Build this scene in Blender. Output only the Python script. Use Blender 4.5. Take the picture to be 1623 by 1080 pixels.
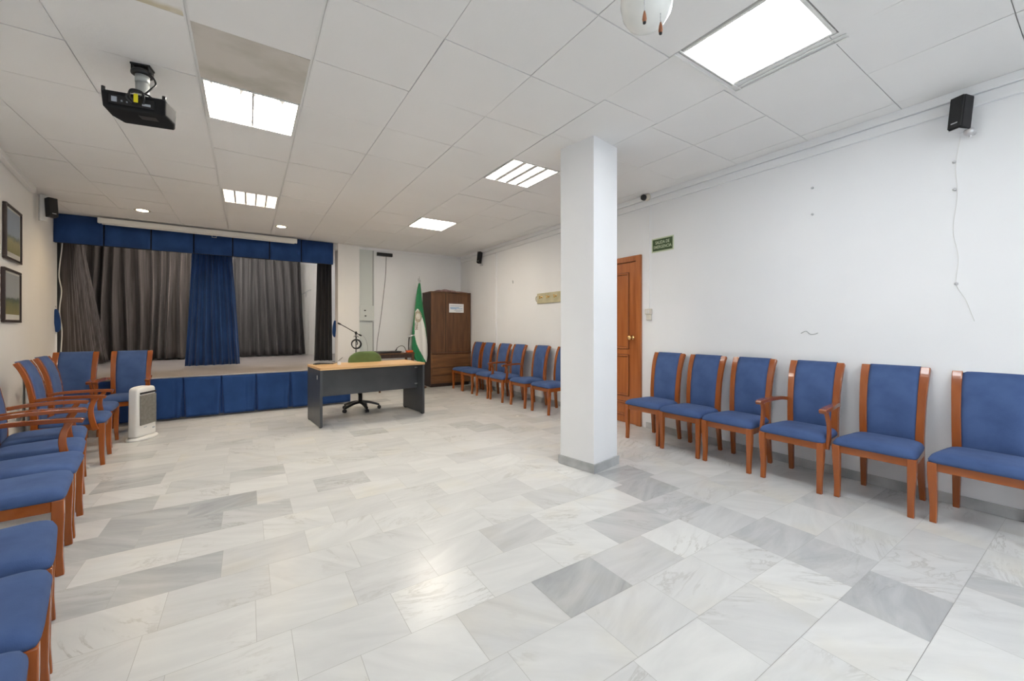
import bpy, bmesh, math, random
from mathutils import Vector, Matrix, Euler
for o in list(bpy.data.objects): bpy.data.objects.remove(o)
SC = bpy.context.scene
COL = SC.collection
PI = math.pi
rnd = random.Random(7)

# ------------------------------------------------------------------ camera, exposure, world
cam_d = bpy.data.cameras.new('camera'); cam = bpy.data.objects.new('camera', cam_d); COL.objects.link(cam)
cam.location = (0, 0, 1.25)
cam.rotation_euler = (PI/2, 0, -math.radians(33.34))
cam_d.sensor_fit = 'HORIZONTAL'; cam_d.sensor_width = 36
cam_d.lens = 636.2/1623*36
cam_d.shift_y = -19.2/1623          # rising-front lens: the horizon sits a little above the middle
cam_d.clip_start = 0.05
SC.camera = cam
SC.view_settings.view_transform = 'Standard'
SC.view_settings.look = 'None'
SC.view_settings.gamma = 1
SC.view_settings.use_curve_mapping = False
SC.view_settings.exposure = 1.02
w = bpy.data.worlds.new('world'); SC.world = w; w.use_nodes = True
w.node_tree.nodes['Background'].inputs[0].default_value = (.86, .93, 1, 1)
w.node_tree.nodes['Background'].inputs[1].default_value = 1.45

# strengths of the lamps of the room (emission, W/m2 scale)
E_LED = 12.0       # big LED panel near the camera
E_FLUO = 21.0      # fluorescent troffers
E_DOWN = 30.0      # warm downlights over the stage

# ------------------------------------------------------------------ materials
def mat(name, col, rough=.5, metal=0, spec=.5, emis=None, es=0, coat=0, sheen=0):
    m = bpy.data.materials.new(name); m.use_nodes = True
    b = m.node_tree.nodes['Principled BSDF']
    b.inputs['Base Color'].default_value = (*col, 1)
    b.inputs['Roughness'].default_value = rough
    b.inputs['Metallic'].default_value = metal
    b.inputs['Specular IOR Level'].default_value = spec
    b.inputs['Coat Weight'].default_value = coat
    if sheen: b.inputs['Sheen Weight'].default_value = sheen; b.inputs['Sheen Roughness'].default_value = .4
    if emis: b.inputs['Emission Color'].default_value = (*emis, 1); b.inputs['Emission Strength'].default_value = es
    return m
def N(m, t, **kw):
    n = m.node_tree.nodes.new(t)
    for k, v in kw.items(): setattr(n, k, v)
    return n
def L(m, a, b): m.node_tree.links.new(a, b)
def bsdf(m): return m.node_tree.nodes['Principled BSDF']
def noisy(m, c1, c2, scale=(8, 8, 8), detail=4, nscale=1, lo=.35, hi=.65, bump=0, bscale=None, coord='Object', rvar=None):
    tc = N(m, 'ShaderNodeTexCoord'); mp = N(m, 'ShaderNodeMapping'); mp.inputs['Scale'].default_value = scale
    L(m, tc.outputs[coord], mp.inputs[0])
    nz = N(m, 'ShaderNodeTexNoise'); nz.inputs['Scale'].default_value = nscale; nz.inputs['Detail'].default_value = detail
    L(m, mp.outputs[0], nz.inputs['Vector'])
    cr = N(m, 'ShaderNodeValToRGB'); cr.color_ramp.elements[0].position = lo; cr.color_ramp.elements[1].position = hi
    cr.color_ramp.elements[0].color = (*c1, 1); cr.color_ramp.elements[1].color = (*c2, 1)
    L(m, nz.outputs['Fac'], cr.inputs[0]); L(m, cr.outputs[0], bsdf(m).inputs['Base Color'])
    if bump:
        n2 = N(m, 'ShaderNodeTexNoise'); n2.inputs['Scale'].default_value = bscale or 60; n2.inputs['Detail'].default_value = 5
        L(m, tc.outputs[coord], n2.inputs['Vector'])
        bp = N(m, 'ShaderNodeBump'); bp.inputs['Strength'].default_value = bump; bp.inputs['Distance'].default_value = .01
        L(m, n2.outputs['Fac'], bp.inputs['Height']); L(m, bp.outputs[0], bsdf(m).inputs['Normal'])
    return m
M = {}
M['wall'] = noisy(mat('wall_paint', (.8, .8, .8), .7, spec=.25), (.76, .77, .785), (.80, .805, .815), (1, 1, 1), 3, 1.3, bump=.12, bscale=14, coord='Generated')
M['wall'] = noisy(mat('wall_plaster', (.8, .8, .8), .7, spec=.25), (.84, .85, .865), (.87, .878, .89), (1, 1, 1), 3, 1.1, bump=.25, bscale=7)
M['wall_warm'] = noisy(mat('wall_plaster_cream', (.8, .8, .8), .7, spec=.25), (.85, .845, .83), (.88, .875, .86), (1, 1, 1), 3, 1.1, bump=.2, bscale=7)
M['wall_grey'] = mat('wall_panel_grey', (.62, .66, .64), .6)
M['tile'] = noisy(mat('ceiling_tile', (.8, .8, .79), .85, spec=.2), (.82, .815, .805), (.86, .855, .845), (1, 1, 1), 3, .8, bump=.12, bscale=40)
M['tile_stain'] = noisy(mat('ceiling_tile_stained', (.7, .6, .5), .85, spec=.2), (.50, .475, .41), (.64, .60, .55), (2.2, 3.2, 1), 4, 1.3, lo=.3, hi=.55)
M['tile_stain2'] = noisy(mat('ceiling_tile_spotted', (.7, .6, .5), .85, spec=.2), (.62, .56, .42), (.82, .81, .79), (2.2, 3.2, 1), 4, 1.3, lo=.40, hi=.52)
M['gap'] = mat('ceiling_void', (.16, .16, .155), .9)
M['tbar'] = mat('ceiling_tbar', (.80, .80, .79), .5)
M['base'] = noisy(mat('baseboard_marble', (.5, .5, .5), .3), (.36, .37, .37), (.56, .57, .57), (1, 1, 1), 5, 5)
M['wood'] = noisy(mat('cherry_wood', (.5, .2, .05), .27, coat=.35), (.285, .067, .010), (.355, .094, .016), (14, 14, 3), 3, 1.0)
M['wood_x'] = noisy(mat('cherry_wood_rail', (.5, .2, .05), .27, coat=.35), (.30, .072, .011), (.37, .10, .017), (3, 14, 14), 3, 1.0)
M['blue'] = noisy(mat('blue_suede', (.06, .14, .38), .95, spec=.12, sheen=.05), (.058, .098, .225), (.078, .130, .285), (5, 5, 5), 4, 1.2, bump=.15, bscale=300)
M['stage_blue'] = noisy(mat('stage_blue_cloth', (.02, .07, .25), .8, spec=.2, sheen=.2), (.016, .050, .165), (.023, .068, .215), (3, 3, 2), 3, 1.5, bump=.1, bscale=400)
M['black_cloth'] = noisy(mat('grey_stage_cloth', (.07, .065, .06), .85, spec=.2, sheen=.15), (.062, .052, .047), (.120, .102, .093), (9, 9, .35), 4, 3, bump=.1, bscale=300)
M['black_cloth2'] = noisy(mat('charcoal_stage_cloth', (.05, .05, .05), .85, spec=.2, sheen=.15), (.030, .030, .032), (.048, .048, .052), (9, 9, .5), 4, 3)
M['stage_floor'] = noisy(mat('stage_lino', (.4, .36, .35), .35), (.36, .33, .325), (.42, .39, .38), (1, 1, 1), 3, 2)
M['black'] = mat('black_plastic', (.012, .012, .013), .38)
M['black2'] = mat('dark_grey_plastic', (.022, .021, .023), .6, spec=.3)
M['proj_grey'] = mat('projector_shell', (.020, .020, .021), .85, spec=.12)
M['grille'] = noisy(mat('speaker_mesh', (.01, .01, .01), .7), (.008, .008, .008), (.02, .02, .02), (1, 1, 1), 1, 300)
M['white_pl'] = mat('white_plastic', (.78, .77, .74), .35)
M['cream_pl'] = mat('cream_plastic', (.66, .62, .54), .4)
M['metal'] = mat('brushed_metal', (.62, .62, .63), .32, metal=1)
M['chrome'] = mat('chrome', (.8, .8, .82), .12, metal=1)
M['pole_grey'] = mat('grey_painted_pole', (.42, .44, .44), .4, metal=.2)
M['brass'] = mat('polished_brass', (.85, .60, .25), .18, metal=1)
M['desk_grey'] = noisy(mat('charcoal_melamine', (.06, .065, .075), .35), (.048, .053, .060), (.058, .063, .070), (1, 1, 1), 2, 5)
M['beech'] = noisy(mat('beech_melamine', (.7, .45, .22), .38), (.60, .36, .16), (.70, .45, .22), (2, 30, 30), 3, 1)
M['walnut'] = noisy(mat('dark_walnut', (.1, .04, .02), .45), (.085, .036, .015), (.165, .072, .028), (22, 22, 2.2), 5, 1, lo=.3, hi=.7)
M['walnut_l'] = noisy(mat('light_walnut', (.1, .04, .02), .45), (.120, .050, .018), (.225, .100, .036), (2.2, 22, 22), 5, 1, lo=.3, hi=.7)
M['groove'] = mat('dark_groove', (.012, .006, .004), .6)  # near-black tone painted in as shade of the wardrobe gaps
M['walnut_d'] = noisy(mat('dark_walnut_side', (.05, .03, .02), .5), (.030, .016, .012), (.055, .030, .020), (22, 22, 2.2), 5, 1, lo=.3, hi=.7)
M['door'] = noisy(mat('door_cherry', (.4, .13, .04), .32, coat=.2), (.34, .095, .022), (.46, .15, .04), (25, 25, 1.8), 5, 1, lo=.3, hi=.7)
M['door_d'] = mat('door_groove', (.10, .028, .010), .4)  # dark tone painted in as shade of the panel grooves
M['green_ch'] = noisy(mat('olive_green_cloth', (.1, .16, .05), .85, sheen=.2), (.085, .135, .042), (.11, .17, .055), (8, 8, 8), 2, 1)
M['flag_green'] = mat('flag_green', (.012, .21, .075), .6, sheen=.2)
M['flag_white'] = mat('flag_white', (.80, .80, .76), .65)
M['flag_brown'] = mat('flag_emblem_thread', (.16, .11, .06), .6)
M['flag_gold'] = mat('flag_emblem_gold', (.5, .42, .2), .6)
M['paper'] = mat('paper', (.85, .86, .88), .6)
M['ink_blue'] = mat('ink_blue', (.12, .35, .62), .6)
M['ink_grey'] = mat('ink_grey', (.40, .44, .50), .6)
M['orange'] = mat('orange_plastic', (.75, .12, .02), .4)
M['yellow'] = mat('yellow_tag', (.85, .75, .01), .5)
M['pink'] = noisy(mat('mauve_cloth', (.35, .2, .2), .9), (.22, .12, .12), (.42, .30, .29), (9, 9, 9), 3, 1)
M['beige'] = noisy(mat('beige_vinyl', (.55, .5, .33), .5), (.48, .44, .28), (.58, .53, .36), (9, 9, 9), 3, 1)
M['sign_green'] = mat('sign_green', (.035, .075, .02), .45)
M['sign_pale'] = mat('sign_pale_green', (.55, .62, .44), .5)
M['frame_dk'] = mat('picture_frame_brown', (.030, .017, .013), .35)
M['mount'] = mat('picture_mount', (.62, .61, .57), .6)
M['rubber'] = mat('rubber', (.02, .02, .02), .8)
M['shade'] = mat('frosted_glass_shade', (.82, .83, .80), .25, spec=.6)
M['drop'] = noisy(mat('drop_wood', (.3, .11, .05), .4), (.24, .08, .03), (.38, .15, .07), (60, 60, 20), 2, 1)
def emi(name, col, s):
    m = bpy.data.materials.new(name); m.use_nodes = True
    nt = m.node_tree; nt.nodes.clear()
    e = nt.nodes.new('ShaderNodeEmission'); e.inputs[0].default_value = (*col, 1); e.inputs[1].default_value = s
    o = nt.nodes.new('ShaderNodeOutputMaterial'); nt.links.new(e.outputs[0], o.inputs[0]); return m
M['led'] = emi('led_panel_glow', (.94, .97, 1.0), E_LED)
M['fluo'] = emi('fluorescent_glow', (1.0, .965, .91), E_FLUO)
M['fluo_warm'] = emi('fluorescent_glow_warm', (1.0, .89, .74), E_FLUO*.85)
M['stage_glow'] = emi('stage_batten_glow', (1.0, .95, .90), 75)
M['down'] = emi('downlight_glow', (1.0, .80, .50), E_DOWN)

# marble floor: per-tile tone and seed are face attributes of the floor mesh
def marble():
    m = mat('marble_floor', (.7, .7, .7), .2, spec=.30)
    b = bsdf(m)
    tc = N(m, 'ShaderNodeTexCoord')
    at = N(m, 'ShaderNodeAttribute', attribute_name='tone'); asd = N(m, 'ShaderNodeAttribute', attribute_name='seed')
    cx = N(m, 'ShaderNodeCombineXYZ'); mul = N(m, 'ShaderNodeMath', operation='MULTIPLY'); mul.inputs[1].default_value = 57.0
    L(m, asd.outputs['Fac'], mul.inputs[0]); L(m, mul.outputs[0], cx.inputs[2]); L(m, mul.outputs[0], cx.inputs[0])
    rot = N(m, 'ShaderNodeVectorRotate', rotation_type='Z_AXIS'); m2 = N(m, 'ShaderNodeMath', operation='MULTIPLY_ADD'); m2.inputs[1].default_value = 1.5; m2.inputs[2].default_value = -.5
    L(m, asd.outputs['Fac'], m2.inputs[0]); L(m, tc.outputs['Object'], rot.inputs['Vector']); L(m, m2.outputs[0], rot.inputs['Angle'])
    add = N(m, 'ShaderNodeVectorMath', operation='ADD'); L(m, rot.outputs[0], add.inputs[0]); L(m, cx.outputs[0], add.inputs[1])
    mp = N(m, 'ShaderNodeMapping'); mp.inputs['Scale'].default_value = (1.6, 7.5, 1); L(m, add.outputs[0], mp.inputs[0])
    # cloud streaks
    n1 = N(m, 'ShaderNodeTexNoise'); n1.inputs['Scale'].default_value = 1.3; n1.inputs['Detail'].default_value = 6; n1.inputs['Roughness'].default_value = .6; n1.inputs['Distortion'].default_value = .6
    L(m, mp.outputs[0], n1.inputs['Vector'])
    r1 = N(m, 'ShaderNodeMapRange'); r1.inputs[1].default_value = .3; r1.inputs[2].default_value = .7; r1.inputs[3].default_value = -.17; r1.inputs[4].default_value = .15
    L(m, n1.outputs['Fac'], r1.inputs[0])
    sm = N(m, 'ShaderNodeMath', operation='ADD', use_clamp=True); L(m, at.outputs['Fac'], sm.inputs[0]); L(m, r1.outputs[0], sm.inputs[1])
    cr = N(m, 'ShaderNodeValToRGB'); e = cr.color_ramp.elements
    e[0].position = 0; e[0].color = (.34, .352, .36, 1); e[1].position = 1; e[1].color = (.70, .705, .69, 1)
    x = cr.color_ramp.elements.new(.5); x.color = (.56, .565, .563, 1)
    L(m, sm.outputs[0], cr.inputs[0])
    # thin veins
    mp2 = N(m, 'ShaderNodeMapping'); mp2.inputs['Scale'].default_value = (1.1, 3.4, 1); mp2.inputs['Location'].default_value = (3, 9, 0); L(m, add.outputs[0], mp2.inputs[0])
    n2 = N(m, 'ShaderNodeTexNoise'); n2.inputs['Scale'].default_value = 1.6; n2.inputs['Detail'].default_value = 7; n2.inputs['Distortion'].default_value = 1.4; n2.inputs['Roughness'].default_value = .65
    L(m, mp2.outputs[0], n2.inputs['Vector'])
    s = N(m, 'ShaderNodeMath', operation='SUBTRACT'); s.inputs[1].default_value = .5; L(m, n2.outputs['Fac'], s.inputs[0])
    ab = N(m, 'ShaderNodeMath', operation='ABSOLUTE'); L(m, s.outputs[0], ab.inputs[0])
    vr = N(m, 'ShaderNodeMapRange'); vr.inputs[1].default_value = 0; vr.inputs[2].default_value = .03; vr.inputs[3].default_value = .42; vr.inputs[4].default_value = 0
    L(m, ab.outputs[0], vr.inputs[0])
    n3 = N(m, 'ShaderNodeTexNoise'); n3.inputs['Scale'].default_value = 1.8; n3.inputs['Detail'].default_value = 2; L(m, add.outputs[0], n3.inputs['Vector'])
    vm = N(m, 'ShaderNodeMapRange'); vm.inputs[1].default_value = .50; vm.inputs[2].default_value = .68; L(m, n3.outputs['Fac'], vm.inputs[0])
    vv = N(m, 'ShaderNodeMath', operation='MULTIPLY'); L(m, vr.outputs[0], vv.inputs[0]); L(m, vm.outputs[0], vv.inputs[1])
    mx = N(m, 'ShaderNodeMix', data_type='RGBA'); L(m, vv.outputs[0], mx.inputs[0]); L(m, cr.outputs[0], mx.inputs[6]); mx.inputs[7].default_value = (.24, .22, .185, 1)
    # warm blotches
    n4 = N(m, 'ShaderNodeTexNoise'); n4.inputs['Scale'].default_value = 2.2; n4.inputs['Detail'].default_value = 3; L(m, add.outputs[0], n4.inputs['Vector'])
    wr = N(m, 'ShaderNodeMapRange'); wr.inputs[1].default_value = .55; wr.inputs[2].default_value = .75; wr.inputs[4].default_value = .5; L(m, n4.outputs['Fac'], wr.inputs[0])
    m3 = N(m, 'ShaderNodeMix', data_type='RGBA', blend_type='MULTIPLY'); L(m, wr.outputs[0], m3.inputs[0]); L(m, mx.outputs[2], m3.inputs[6]); m3.inputs[7].default_value = (.99, .94, .83, 1)
    L(m, m3.outputs[2], b.inputs['Base Color'])
    rr = N(m, 'ShaderNodeMapRange'); rr.inputs[3].default_value = .19; rr.inputs[4].default_value = .30; L(m, n4.outputs['Fac'], rr.inputs[0]); L(m, rr.outputs[0], b.inputs['Roughness'])
    nb = N(m, 'ShaderNodeTexNoise'); nb.inputs['Scale'].default_value = 3; L(m, tc.outputs['Object'], nb.inputs['Vector'])
    bp = N(m, 'ShaderNodeBump'); bp.inputs['Strength'].default_value = .05; bp.inputs['Distance'].default_value = .01; L(m, nb.outputs['Fac'], bp.inputs['Height']); L(m, bp.outputs[0], b.inputs['Normal'])
    return m
M['marble'] = marble()

# ------------------------------------------------------------------ mesh helpers
def box(bm, x0, x1, y0, y1, z0, z1, mi=0, mtx=None):
    vs = [bm.verts.new((x, y, z)) for z in (z0, z1) for y in (y0, y1) for x in (x0, x1)]
    if mtx: [setattr(v, 'co', mtx @ v.co) for v in vs]
    for f in ((0, 2, 3, 1), (4, 5, 7, 6), (0, 1, 5, 4), (2, 6, 7, 3), (0, 4, 6, 2), (1, 3, 7, 5)):
        q = bm.faces.new([vs[i] for i in f]); q.material_index = mi
    return vs
def prism(bm, pts, z0, z1, mi=0):
    a = [bm.verts.new((x, y, z0)) for x, y in pts]; b = [bm.verts.new((x, y, z1)) for x, y in pts]; n = len(pts)
    bm.faces.new(a[::-1]).material_index = mi; bm.faces.new(b).material_index = mi
    for i in range(n): bm.faces.new((a[i], a[(i+1) % n], b[(i+1) % n], b[i])).material_index = mi
def ring_frame(p, t, up):
    t = t.normalized(); s = t.cross(up)
    if s.length < 1e-4: s = t.cross(Vector((1, 0, 0)))
    s.normalize(); return s, s.cross(t).normalized()
def sweep(bm, path, prof, up=(0, 0, 1), mi=0, cap=True):
    """path: list of points; prof: list per point of (half width, half height) -> rectangular section; s = t x up"""
    P = [Vector(p) for p in path]; up = Vector(up); rings = []
    for i, p in enumerate(P):
        t = P[min(i+1, len(P)-1)] - P[max(i-1, 0)]
        s, u = ring_frame(p, t, up); a, b = prof[i] if isinstance(prof, list) else prof
        rings.append([bm.verts.new(p + s*a*x + u*b*y) for x, y in ((-1, -1), (1, -1), (1, 1), (-1, 1))])
    for i in range(len(P)-1):
        for k in range(4):
            bm.faces.new((rings[i][k], rings[i][(k+1) % 4], rings[i+1][(k+1) % 4], rings[i+1][k])).material_index = mi
    if cap: bm.faces.new(rings[0][::-1]).material_index = mi; bm.faces.new(rings[-1]).material_index = mi
def tube(bm, path, r, n=8, mi=0, closed=False):
    P = [Vector(p) for p in path]; rings = []; m = len(P); ref = None
    for i, p in enumerate(P):
        if closed: t = P[(i+1) % m] - P[i-1]
        else: t = P[min(i+1, m-1)] - P[max(i-1, 0)]
        t.normalize()
        if ref is None: ref = Vector((0, 0, 1)) if abs(t.z) < .9 else Vector((1, 0, 0))
        s = t.cross(ref).normalized(); u = s.cross(t).normalized(); ref = u
        rr = r[i] if isinstance(r, (list, tuple)) else r
        rings.append([bm.verts.new(p + (s*math.cos(2*PI*k/n) + u*math.sin(2*PI*k/n))*rr) for k in range(n)])
    for i in range(m if closed else m-1):
        j = (i+1) % m
        for k in range(n):
            f = bm.faces.new((rings[i][k], rings[i][(k+1) % n], rings[j][(k+1) % n], rings[j][k])); f.material_index = mi; f.smooth = True
    if not closed: bm.faces.new(rings[0][::-1]).material_index = mi; bm.faces.new(rings[-1]).material_index = mi
def lathe(bm, prof, c=(0, 0, 0), n=24, mi=0, mtx=None):
    c = Vector(c); rings = []
    for r, z in prof:
        rings.append([bm.verts.new((max(r, 1e-4)*math.cos(2*PI*k/n), max(r, 1e-4)*math.sin(2*PI*k/n), z)) for k in range(n)])
    for i in range(len(prof)-1):
        for k in range(n):
            f = bm.faces.new((rings[i][k], rings[i][(k+1) % n], rings[i+1][(k+1) % n], rings[i+1][k])); f.smooth = True; f.material_index = mi
    bm.faces.new(rings[0][::-1]).material_index = mi; bm.faces.new(rings[-1]).material_index = mi
    for rg in rings:
        for v in rg: v.co = (mtx @ v.co if mtx else v.co) + c
def bez(pts, n=12):
    """Catmull-Rom through pts"""
    P = [Vector(p) for p in pts]; P = [P[0]*2-P[1]] + P + [P[-1]*2-P[-2]]; out = []
    for i in range(1, len(P)-2):
        for k in range(n):
            t = k/n; a, b, c, d = P[i-1:i+3]
            out.append(.5*((2*b) + (c-a)*t + (2*a-5*b+4*c-d)*t*t + (3*b-a-3*c+d)*t**3))
    out.append(P[-2]); return out
def obj(name, bm, ms, parent=None, bevel=0, seg=2, smooth=False, loc=None, rot=None, solid=0, norm=True):
    if norm: bmesh.ops.recalc_face_normals(bm, faces=bm.faces)
    me = bpy.data.meshes.new(name); bm.to_mesh(me); bm.free()
    for m in (ms if isinstance(ms, (list, tuple)) else [ms]): me.materials.append(M[m] if isinstance(m, str) else m)
    o = bpy.data.objects.new(name, me); COL.objects.link(o)
    if smooth:
        for p in me.polygons: p.use_smooth = True
    if solid:
        s = o.modifiers.new('solid', 'SOLIDIFY'); s.thickness = solid; s.offset = 0
    if bevel:
        b = o.modifiers.new('bevel', 'BEVEL'); b.width = bevel; b.segments = seg; b.limit_method = 'ANGLE'; b.angle_limit = math.radians(40)
        b.harden_normals = False
    if loc: o.location = loc
    if rot: o.rotation_euler = rot
    if parent: o.parent = parent
    return o
def tag(o, label, cat, group=None):
    o['label'] = label; o['category'] = cat
    if group: o['group'] = group
    return o
def thing(name, label, cat, loc=(0, 0, 0), rotz=0, group=None):
    o = bpy.data.objects.new(name, None); COL.objects.link(o); o.empty_display_size = .1
    o.location = loc; o.rotation_euler = (0, 0, rotz); return tag(o, label, cat, group)
def struct(name, bm, m, parent=None, **kw):
    o = obj(name, bm, m, parent, **kw)
    if not parent: o['kind'] = 'structure'
    return o
def dup(root, loc, rotz, label, group=None):
    r = root.copy(); COL.objects.link(r); r.location = loc; r.rotation_euler = (0, 0, rotz); r['label'] = label
    if group: r['group'] = group
    for ch in list(root.children):
        c = ch.copy(); COL.objects.link(c); c.parent = r
        for g in list(ch.children):
            d = g.copy(); COL.objects.link(d); d.parent = c
    return r
def BM(): return bmesh.new()
def text(body, size, m, name, parent, loc, rot, ext=.0006, sx=1, bold=0):
    cu = bpy.data.curves.new(name, 'FONT'); cu.body = body; cu.size = size; cu.extrude = ext; cu.align_x = 'CENTER'; cu.align_y = 'CENTER'; cu.offset = bold
    t = bpy.data.objects.new(name, cu); COL.objects.link(t)
    bpy.context.view_layer.update()
    me = bpy.data.meshes.new_from_object(t.evaluated_get(bpy.context.evaluated_depsgraph_get())); me.name = name
    bpy.data.objects.remove(t)
    o = bpy.data.objects.new(name, me); COL.objects.link(o); me.materials.clear(); me.materials.append(M[m])
    o.parent = parent; o.location = loc; o.rotation_euler = rot; o.scale = (sx, 1, 1); return o

# ------------------------------------------------------------------ room shell
ZC = 2.915; WR = 4.19; YB = 8.52; YR = -2.6
def WL(y): return -1.98 - .1385*(y-5.9)      # the left wall runs slightly askew
OPL = WL(YB)

# floor of marble tiles, rows .295 deep
P0, PH = 1.305, .295
force = {}   # row -> list of (x0, x1, tone)
def T(y0, x0, x1, tone): force.setdefault(round((y0-P0)/PH), []).append((x0, x1, tone))
T(2.485, -.53, -.115, .30); T(2.485, -.93, -.53, .30); T(2.485, .29, .69, .82)
T(3.37, -.75, -.34, .24); T(3.37, -.34, .055, .20)
T(3.075, -.95, -.54, .30); T(3.075, -.54, -.14, .30); T(3.075, -.14, .255, .42); T(3.075, .255, .66, .66)
T(4.255, -1.0, -.59, .36); T(3.665, -.95, -.55, .35); T(3.665, -.55, -.12, .70)
T(2.78, -.73, -.32, .80); T(2.78, -.32, .08, .74)
T(1.305, 1.165, 1.56, .20); T(1.305, 1.56, 1.98, .50); T(1.305, 1.98, 2.36, .92); T(1.305, 2.36, 2.78, .54); T(1.305, .76, 1.165, .60); T(1.305, .36, .76, .85)
T(1.60, 1.80, 2.33, .38); T(1.60, 2.33, 2.75, .46); T(1.60, .96, 1.38, .80); T(1.60, .56, .96, .97); T(1.60, .15, .56, .78); T(1.60, 1.38, 1.80, .82)
T(1.895, 2.39, 2.82, .30); T(1.895, 1.58, 1.98, .88); T(1.895, 1.98, 2.39, .88); T(1.895, 2.82, 3.22, .74)
T(2.19, 1.71, 2.09, .56); T(2.19, 2.5, 2.9, .3)
T(1.01, 2.04, 2.44, .74); T(1.01, 1.64, 2.04, .74)
T(.715, 2.437, 2.82, .43); T(.715, 2.05, 2.437, .92); T(.715, 1.21, 1.62, .86); T(.715, 2.82, 3.25, .68)
T(.42, 2.27, 2.68, .28); T(.42, 2.68, 2.87, .75); T(.42, 2.87, 3.48, .66); T(.42, 1.87, 2.27, .86)
T(.125, 2.0, 2.45, .88); T(.125, 2.45, 2.9, .8); T(.125, 2.9, 3.12, .42)
bm = BM(); tone = []; seed = []
X0, X1 = -3.1, 4.35
box(bm, X0, X1, YR-.1, 8.7, -.05, -.0015, 1)
tone += [.5]*6; seed += [0]*6
k0 = math.floor((YR-P0)/PH); k1 = math.ceil((YB+.1-P0)/PH)
for k in range(k0, k1):
    y0 = P0+k*PH; y1 = y0+PH; fs = sorted(force.get(k, []))
    segs = []; x = X0 - rnd.random()*.4
    def fill(a, b):
        n = max(1, round((b-a)/.4)); w_ = (b-a)/n
        for i in range(n):
            r = rnd.random(); t = .80+rnd.uniform(-.09, .09) if r < .70 else (.62+rnd.uniform(-.07, .07) if r < .92 else .47+rnd.uniform(-.05, .05))
            segs.append((a+i*w_, a+(i+1)*w_, t))
    for a, b, t in fs:
        if a > x+.02: fill(x, a)
        segs.append((a, b, t)); x = b
    fill(x, X1+rnd.random()*.3)
    for a, b, t in segs:
        a = max(a, X0); b = min(b, X1)
        if b-a < .01: continue
        g = .0008
        vs = [bm.verts.new(p) for p in ((a+g, y0+g, 0), (b-g, y0+g, 0), (b-g, y1-g, 0), (a+g, y1-g, 0))]
        bm.faces.new(vs); tone.append(t); seed.append(rnd.random())
M['grout'] = mat('floor_joint', (.34, .34, .32), .6)
floor = struct('floor', bm, ['marble', 'grout'], norm=False)
for nme, vals in (('tone', tone), ('seed', seed)):
    a = floor.data.attributes.new(nme, 'FLOAT', 'FACE'); a.data.foreach_set('value', vals)

# walls
bm = BM(); box(bm, WR, WR+.15, YR-.1, YB+.12, 0, ZC+.2); 
struct('wall_right', bm, 'wall')
bm = BM(); box(bm, WR-.022, WR, 6.93, YB, .0, 2.77); struct('trim_1', bm, 'wall')     # the far end of the wall stands slightly proud
bm = BM(); prism(bm, [(WL(YR-.1), YR-.1), (WL(YB), YB), (WL(YB)-.15, YB), (WL(YR-.1)-.15, YR-.1)], 0, ZC+.2); struct('wall_left', bm, 'wall_warm')
WX0, WX1, WZ0, WZ1 = -.3, 3.9, .95, 2.45
bm = BM(); box(bm, WL(YR)-.3, WX0, YR-.15, YR, 0, ZC+.2); box(bm, WX1, WR+.15, YR-.15, YR, 0, ZC+.2); box(bm, WX0, WX1, YR-.15, YR, 0, WZ0); box(bm, WX0, WX1, YR-.15, YR, WZ1, ZC+.2); struct('wall_rear', bm, 'wall')
bm = BM()
for a in ((WX0, WX1, WZ0, WZ0+.05), (WX0, WX1, WZ1-.05, WZ1), (WX0, WX0+.05, WZ0+.05, WZ1-.05), (WX1-.05, WX1, WZ0+.05, WZ1-.05), (1.1, 1.15, WZ0+.05, WZ1-.05), (2.5, 2.55, WZ0+.05, WZ1-.05)): box(bm, a[0], a[1], YR-.11, YR-.05, a[2], a[3])
wn = struct('window_1', bm, 'white_pl')  # added unseen window, lets sky light in to brighten the walls
pm = bpy.data.materials.new('window_pane'); pm.use_nodes = True; nt = pm.node_tree; nt.nodes.clear()
t_ = nt.nodes.new('ShaderNodeBsdfTransparent'); g_ = nt.nodes.new('ShaderNodeBsdfGlossy'); g_.inputs['Roughness'].default_value = .03; mx_ = nt.nodes.new('ShaderNodeMixShader'); mx_.inputs[0].default_value = .06; o_ = nt.nodes.new('ShaderNodeOutputMaterial')
nt.links.new(t_.outputs[0], mx_.inputs[1]); nt.links.new(g_.outputs[0], mx_.inputs[2]); nt.links.new(mx_.outputs[0], o_.inputs[0])
for x0_, x1_ in ((WX0+.05, 1.1), (1.15, 2.5), (2.55, WX1-.05)):
    bm = BM(); box(bm, x0_, x1_, YR-.084, YR-.078, WZ0+.05, WZ1-.05); obj('window_pane', bm, pm, wn)
po = bpy.data.lights.new('window_portal', 'AREA'); po.shape = 'RECTANGLE'; po.size = WX1-WX0; po.size_y = WZ1-WZ0; po.cycles.is_portal = True
po_ = bpy.data.objects.new('window_portal', po); COL.objects.link(po_); po_.location = ((WX0+WX1)/2, YR-.14, (WZ0+WZ1)/2); po_.rotation_euler = (PI/2, 0, 0)
# back wall: column by the stage and the wall piece right of it
bm = BM(); box(bm, 1.88, WR, YB, YB+.15, 0, ZC+.1); struct('wall_back', bm, 'wall')
bm = BM(); box(bm, 1.476, 1.88, 8.46, 8.78, 0, ZC+.1); struct('wall_column', bm, 'wall_warm')
bm = BM(); box(bm, OPL-.6, 1.476, YB, YB+.12, 2.80, ZC+.1); struct('wall_lintel', bm, 'wall_warm')
bm = BM(); box(bm, OPL-.7, OPL-.005, YB, YB+.1, 0, ZC+.1); struct('wall_stage_left_return', bm, 'wall_warm')
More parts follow.
